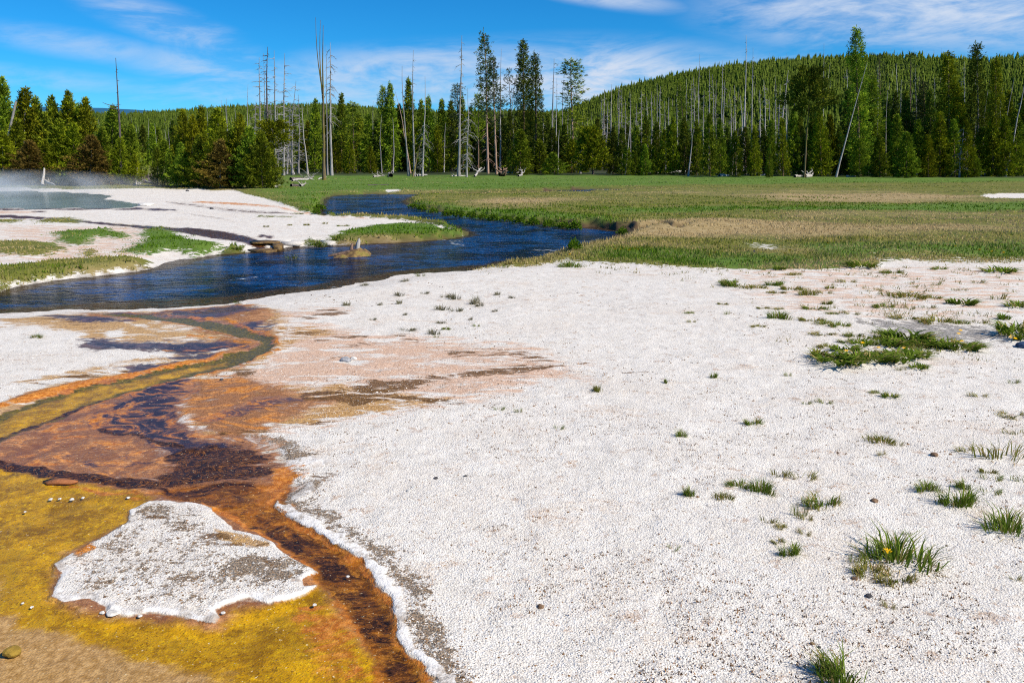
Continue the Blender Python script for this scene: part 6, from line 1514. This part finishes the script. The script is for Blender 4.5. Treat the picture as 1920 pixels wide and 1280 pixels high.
log('fallen_log', 1586, 333, 1604, 333, 4, 'white', 'thin pale log at the foot of the long leaning pole', 0)
log('fallen_log', 1680, 331, 1690, 330, 3, 'white', 'thin pale log in the shade near the bright front pine', 0)
log('fallen_log', 1842, 332, 1852, 331, 6, 'white', 'white log butt in the shade below the dark spire', 1, .5)
log('fallen_log', 1424, 331, 1436, 330, 4, 'grey', 'small grey log by the smallest bright pine', 0)
log('fallen_log', 690, 349, 730, 348, 2, 'dark', 'dark low log hidden along the far lawn edge', 0)
log('fallen_log', 262, 345, 286, 341, 10, 'dark', 'thick dark fallen log in the grassy gap', 14, 1.2)
log('fallen_log', 268, 343, 288, 347, 5, 'grey', 'grey log propped against the thick dark log', 3, .5)
log('dead_sapling', 258, 347, 259, 346, 5, 'white', 'twisted white dead sapling beside the grassy gap', 0, cat='dead sapling', z1=2.6)
log('fallen_branch', 252, 348, 264, 347, 4, 'white', 'white roots spread round the twisted sapling', 7, .8, 'fallen branch', up=.4)
log('fallen_branch', 80, 350, 88, 349, 5, 'white', 'bent white branch rising out of the steam before the pines', 0, cat='fallen branch', z1=1.7)
log('fallen_branch', 84, 349, 104, 351, 4, 'white', 'arched white branch below the bent one in the steam', 3, .5, cat='fallen branch', z0=.5)
log('leaning_trunk', 6, 344, 8, 343, 6, 'white', 'leaning bleached trunk high among the pines at the frame edge', 0, cat='dead trunk', z1=0) if False else None
# leaning bleached trunk, upper part clear of the near pines
g = G(-2, 345); foot = Vector((g[0], g[1], ground_z(*g))); a0 = at_depth(-3, 345, g[1] - 2.2) ; a1 = at_depth(30, 190, g[1] - 2.2)
o = empty('dead_tree', Vector(a0)); A_ = Acc(); s = np.linspace(0, 1, 6)[:, None]; A_.tube(np.array(a1 - a0) * s, .22 * (1.1 - .6 * s[:, 0]), 7); obj('trunk', A_.mesh('trunk', WOOD['white']), o)
tag(o, 'leaning bleached trunk among the bright pines at the steamy frame edge', 'dead tree', 'dead standing trees')

# ---- island of driftwood in the river
def lump(u0, v0, wpx, dpx, hpx, mat, seed, zl=-.2, lean=0):
    g = G(u0, v0, zl); ppm = F / math.hypot(math.hypot(*g), CAM_H)
    n1, n2 = 16, 7; r = np.random.default_rng(seed); V = []; ph = r.uniform(0, 6.28, 4)
    for j in range(n2):
        f = j / (n2 - 1)
        for i in range(n1):
            a = i * 2 * math.pi / n1; k = (1 - f ** 1.5) * (1 + .22 * math.sin(2 * a + ph[0]) + .14 * math.sin(5 * a + ph[1] + f * 3)) + r.normal(0, .03)
            V.append((math.cos(a) * k * wpx / ppm / 2 + lean * f, math.sin(a) * k * dpx / ppm / 2, -.12 + (hpx / ppm + .12) * f))
    i = np.arange(n1 * n2).reshape(n2, n1)
    q = np.stack([i[:-1], np.roll(i[:-1], -1, 1), np.roll(i[1:], -1, 1), i[1:]], -1).reshape(-1, 4)
    return Vector((g[0], g[1], zl)), mesh_np('mound', np.array(V), q, mat, True)


mud, b = new_mat('mossy_mud'); P = b.n('ShaderNodeTexCoord').outputs['Object']
c = b.mix(b.ss(b.noise(P, 5, 5, .7), .35, .65), (.10, .055, .022), (.30, .19, .055)); c = b.mix(b.m('MULTIPLY', b.ss(b.noise(P, 3, 4, .6), .52, .64), .7), c, (.16, .15, .015))
bp = b.n('ShaderNodeBump', {'Strength': 1.0, 'Distance': .06, 'Height': b.noise(P, 9, 5, .7)})
finish(b, b.n('ShaderNodeBsdfPrincipled', {'Base Color': c, 'Roughness': .8, 'Normal': bp.outputs[0]}).outputs[0])
loc, me = lump(668, 480, 52, 60, 16, mud, 3, lean=.12)
o = empty('river_stump', loc); m1 = obj('mound', me, o)
l2, me2 = lump(642, 482, 62, 50, 6, mud, 5); m2 = obj('mound', me2, o, l2 - loc)
l3, me3 = lump(684, 478, 30, 40, 12, mud, 9); obj('mound', me3, o, l3 - loc)
A_ = Acc(); A_.tube([(.02, 0, .1), (.03, 0, .35), (.06, 0, .52), (.07, 0, .60)], [.07, .08, .06, .015], 7); st = obj('stub', A_.mesh('stub', WOOD['white']), o); st.rotation_euler = (0, .1, 0)
A_ = Acc(); A_.tube([(-.14, .02, .05), (-.15, .02, .28), (-.12, .02, .42)], [.10, .07, .03], 6); obj('stub', A_.mesh('stub', WOOD['pink']), o)
A_ = Acc(); A_.tube([(-.9, -.1, 0), (-.4, -.05, .08), (.1, 0, .16)], [.05, .09, .12], 6); obj('root', A_.mesh('root', WOOD['brown']), o)
tag(o, 'rotten stump with a white stub on a mossy mound in mid-river', 'tree stump')

# ---- overhanging mineral ledge where the outflow drops into the river
led, b = new_mat('ledge_crust'); P = b.n('ShaderNodeTexCoord').outputs['Object']
c = b.mix(b.ss(b.noise(P, 4, 5, .7), .35, .65), (.045, .022, .006), (.26, .15, .03)); bp = b.n('ShaderNodeBump', {'Strength': 1, 'Distance': .05, 'Height': b.noise(P, 8, 5, .7)})
finish(b, b.n('ShaderNodeBsdfPrincipled', {'Base Color': c, 'Roughness': .6, 'Normal': bp.outputs[0]}).outputs[0])


def ledge_plate(pts, zt, th, mat, nm, par, loc):
    P_ = GP(pts, -.15) - np.array([loc.x, loc.y]); n_ = len(P_)
    ctr = P_.mean(0); V = np.concatenate([np.column_stack([P_, np.full(n_, zt)]), np.column_stack([P_ * .97 + ctr * .03, np.full(n_, zt - th)]), [[*ctr, zt + .012], [*ctr, zt - th]]])
    q = np.array([(i, (i + 1) % n_, n_ + (i + 1) % n_, n_ + i) for i in range(n_)]); t3 = np.array([(2 * n_, i, (i + 1) % n_) for i in range(n_)] + [(2 * n_ + 1, n_ + (i + 1) % n_, n_ + i) for i in range(n_)])
    return obj(nm, mesh_np(nm, V, [q[:, ::-1], t3], mat), par)


g = G(495, 462, -.15); loc = Vector((g[0], g[1], 0)); o = empty('mineral_ledge', loc)
ledge_plate([(468, 459), (478, 456.5), (500, 455.5), (520, 457), (526, 459), (518, 461.5), (505, 460.5), (490, 461.5), (474, 461.5)], -.03, .05, led, 'lip', o, loc)
ledge_plate([(464, 468), (480, 466), (500, 467), (515, 463), (524, 464), (518, 470), (500, 472), (480, 471)], -.14, .12, led, 'step', o, loc)
ledge_plate([(510, 459), (524, 457), (532, 463), (526, 468), (514, 468)], -.06, .2, led, 'shoulder', o, loc)
tag(o, 'brown overhanging mineral ledge where the dark outflow meets the river', 'rock ledge')
for i, (pts, lb_) in enumerate((([(486, 441), (500, 438), (516, 441), (517, 445), (503, 446), (490, 445)], 'dark undercut sinter slab above the brown ledge'), ([(505, 447), (530, 444), (548, 450), (545, 456), (520, 456)], 'broken white sinter slab beside the brown ledge'),
                  ([(522, 452), (560, 450), (572, 456), (560, 460), (530, 459)], 'low white slab at the water next to the ledge'), ([(600, 452), (618, 450), (630, 455), (622, 459), (604, 458)], 'white slab at the water below the two bank tufts'))):
    g = G(*pts[0], -.15); loc = Vector((g[0], g[1], 0)); o = ledge_plate(pts, -.07 - .012 * i, .10, stone_mat((.66, .62, .57)), 'sinter_slab', None, loc); o.location = loc
    tag(o, lb_, 'rock slab')
# floating orange mat in the yellow pool
g = G(115, 930); loc = Vector((g[0], g[1], 0))
o = ledge_plate([(84, 928), (100, 923), (120, 922), (138, 925), (150, 928), (136, 932), (112, 932), (92, 933)], -.002, .02, stone_mat((.42, .15, .05)), 'floating_mat', None, Vector((g[0], g[1], 0))); o.location = loc
tag(o, 'reddish orange mat floating in the yellow pool', 'algae mat')

# ---- steam over the hot pool
g = G(-60, 366); sm_, b = new_mat('steam_vapour')
tc = b.n('ShaderNodeTexCoord').outputs['Object']
ln = b.n('ShaderNodeVectorMath', {0: tc}, operation='LENGTH').outputs['Value']
pos = b.n('ShaderNodeNewGeometry').outputs['Position']
nz = b.noise(b.vm('MULTIPLY', pos, (1, 1, 1.6)), .28, 4, .6, .5)
den = b.m('MULTIPLY', b.ss(ln, 1.0, .1), b.ss(nz, .36, .66)); den = b.m('MULTIPLY', den, .27)
vol = b.n('ShaderNodeVolumePrincipled', {'Color': (1, 1, 1, 1), 'Density': den, 'Anisotropy': .2})
finish(b, None, vol.outputs[0])
import bmesh
bm = bmesh.new(); bmesh.ops.create_icosphere(bm, subdivisions=3, radius=1.0); me = bpy.data.meshes.new('steam'); bm.to_mesh(me); bm.free(); me.materials.append(sm_)
o = obj('steam', me, None, (g[0], g[1], .8)); o.scale = (18.0, 10.0, 1.5)
tag(o, 'pale steam drifting off the hot pool', kind='stuff')

# ================================================================== WHICH ONE IS WHICH
def ordinal(n_): return ordn[n_] if n_ < len(ordn) else f'{n_ + 1}th'


LM = [(-60, 'steamy edge'), (229, 'tall grey pole'), (345, 'grassy gap'), (503, 'grey snag cluster'), (607, 'three-pronged snag'), (776, 'pole pair'), (908, 'tallest centre pine'), (995, 'twin pines'), (1112, 'round pine'), (1262, 'bright seedlings'), (1399, 'tallest pale pole'), (1512, 'two-lobed pine'), (1610, 'skyline pine'), (1700, 'bright pine'), (1803, 'twiggy snag'), (2400, 'frame edge')]
SZ = {'bushy': 'bushy', 'young': 'slim', 'spruce': 'dense', 'tall': 'tall', 'topped': 'bare-trunked', 'gappy': 'narrow', 'sparse': 'thin-crowned', 'round': 'round', 'lobed': 'broad-topped'}
CO = {'olive': 'olive', 'green': 'green', 'bright': 'bright green', 'dark': 'dark', 'rust': 'rusty', 'sparse': 'grey-green'}
WO = {'grey': 'grey', 'white': 'pale', 'dark': 'blackened', 'pink': 'pinkish', 'yellow': 'mossy', 'brown': 'brown'}
bins = {}
for t in TREES:
    if t['label']: continue
    j = max(i for i, (lu, _) in enumerate(LM) if lu <= t['u']) if t['u'] >= LM[0][0] else 0
    row = 'front row' if t['d'] < 142 else ('second row' if t['d'] < 185 else 'back row')
    if t['u'] < 535: row = 'front row' if t['d'] < 100 else 'far row'
    desc = f"{CO[t['mat']]} {SZ[t['form']]} pine" if t['kind'] == 'pine' else f"{WO[t['mat']]} dead tree"
    bins.setdefault((j, row, desc), []).append(t)
for (j, row, desc), ts in bins.items():
    ts.sort(key=lambda q: q['u'])
    for n_, t in enumerate(ts):
        pre = f'{ordinal(n_)} ' if len(ts) > 1 else ''
        t['label'] = f'{pre}{desc}, {row}, from {LM[j][1]} to {LM[j + 1][1]}'
for t in TREES:
    tag(t['obj'], t['label'], 'pine tree' if t['kind'] == 'pine' else 'dead tree', 'live pines behind the meadow' if t['kind'] == 'pine' else 'dead standing trees')
KDN = {'dense': 'dense', 'sparse': 'thin', 'mat': 'low', 'broad': 'leafy', 'grey': 'dry'}
CLN = {'green': 'green', 'olive': 'olive', 'grey': 'grey-green'}
bins = {}
for t in TUFTS:
    if t['zone'] == 'flower': bins.setdefault('flower', []).append(t); continue
    tag(t['obj'], None, 'grass tuft', 'grass tufts on the white ground')
    if t['label']: t['obj']['label'] = t['label']; continue
    bins.setdefault((t['zone'], t['kd'], t['col'], t['fl'] > 0), []).append(t)
for k, ts in bins.items():
    ts.sort(key=lambda q: q['u'])
    for n_, t in enumerate(ts):
        if k == 'flower': t['obj']['label'] = f'{ordinal(n_)} yellow wildflower along the lower meadow edge, counting from the river'; continue
        z1, z2 = ZN[k[0]]; pre = f'{ordinal(n_)} ' if len(ts) > 1 else ''
        t['obj']['label'] = f"{pre}{KDN[k[1]]} {CLN[k[2]]} tuft{' with yellow flowers' if k[3] else ''} {z1}" + (f', {z2}' if len(ts) > 1 else '')
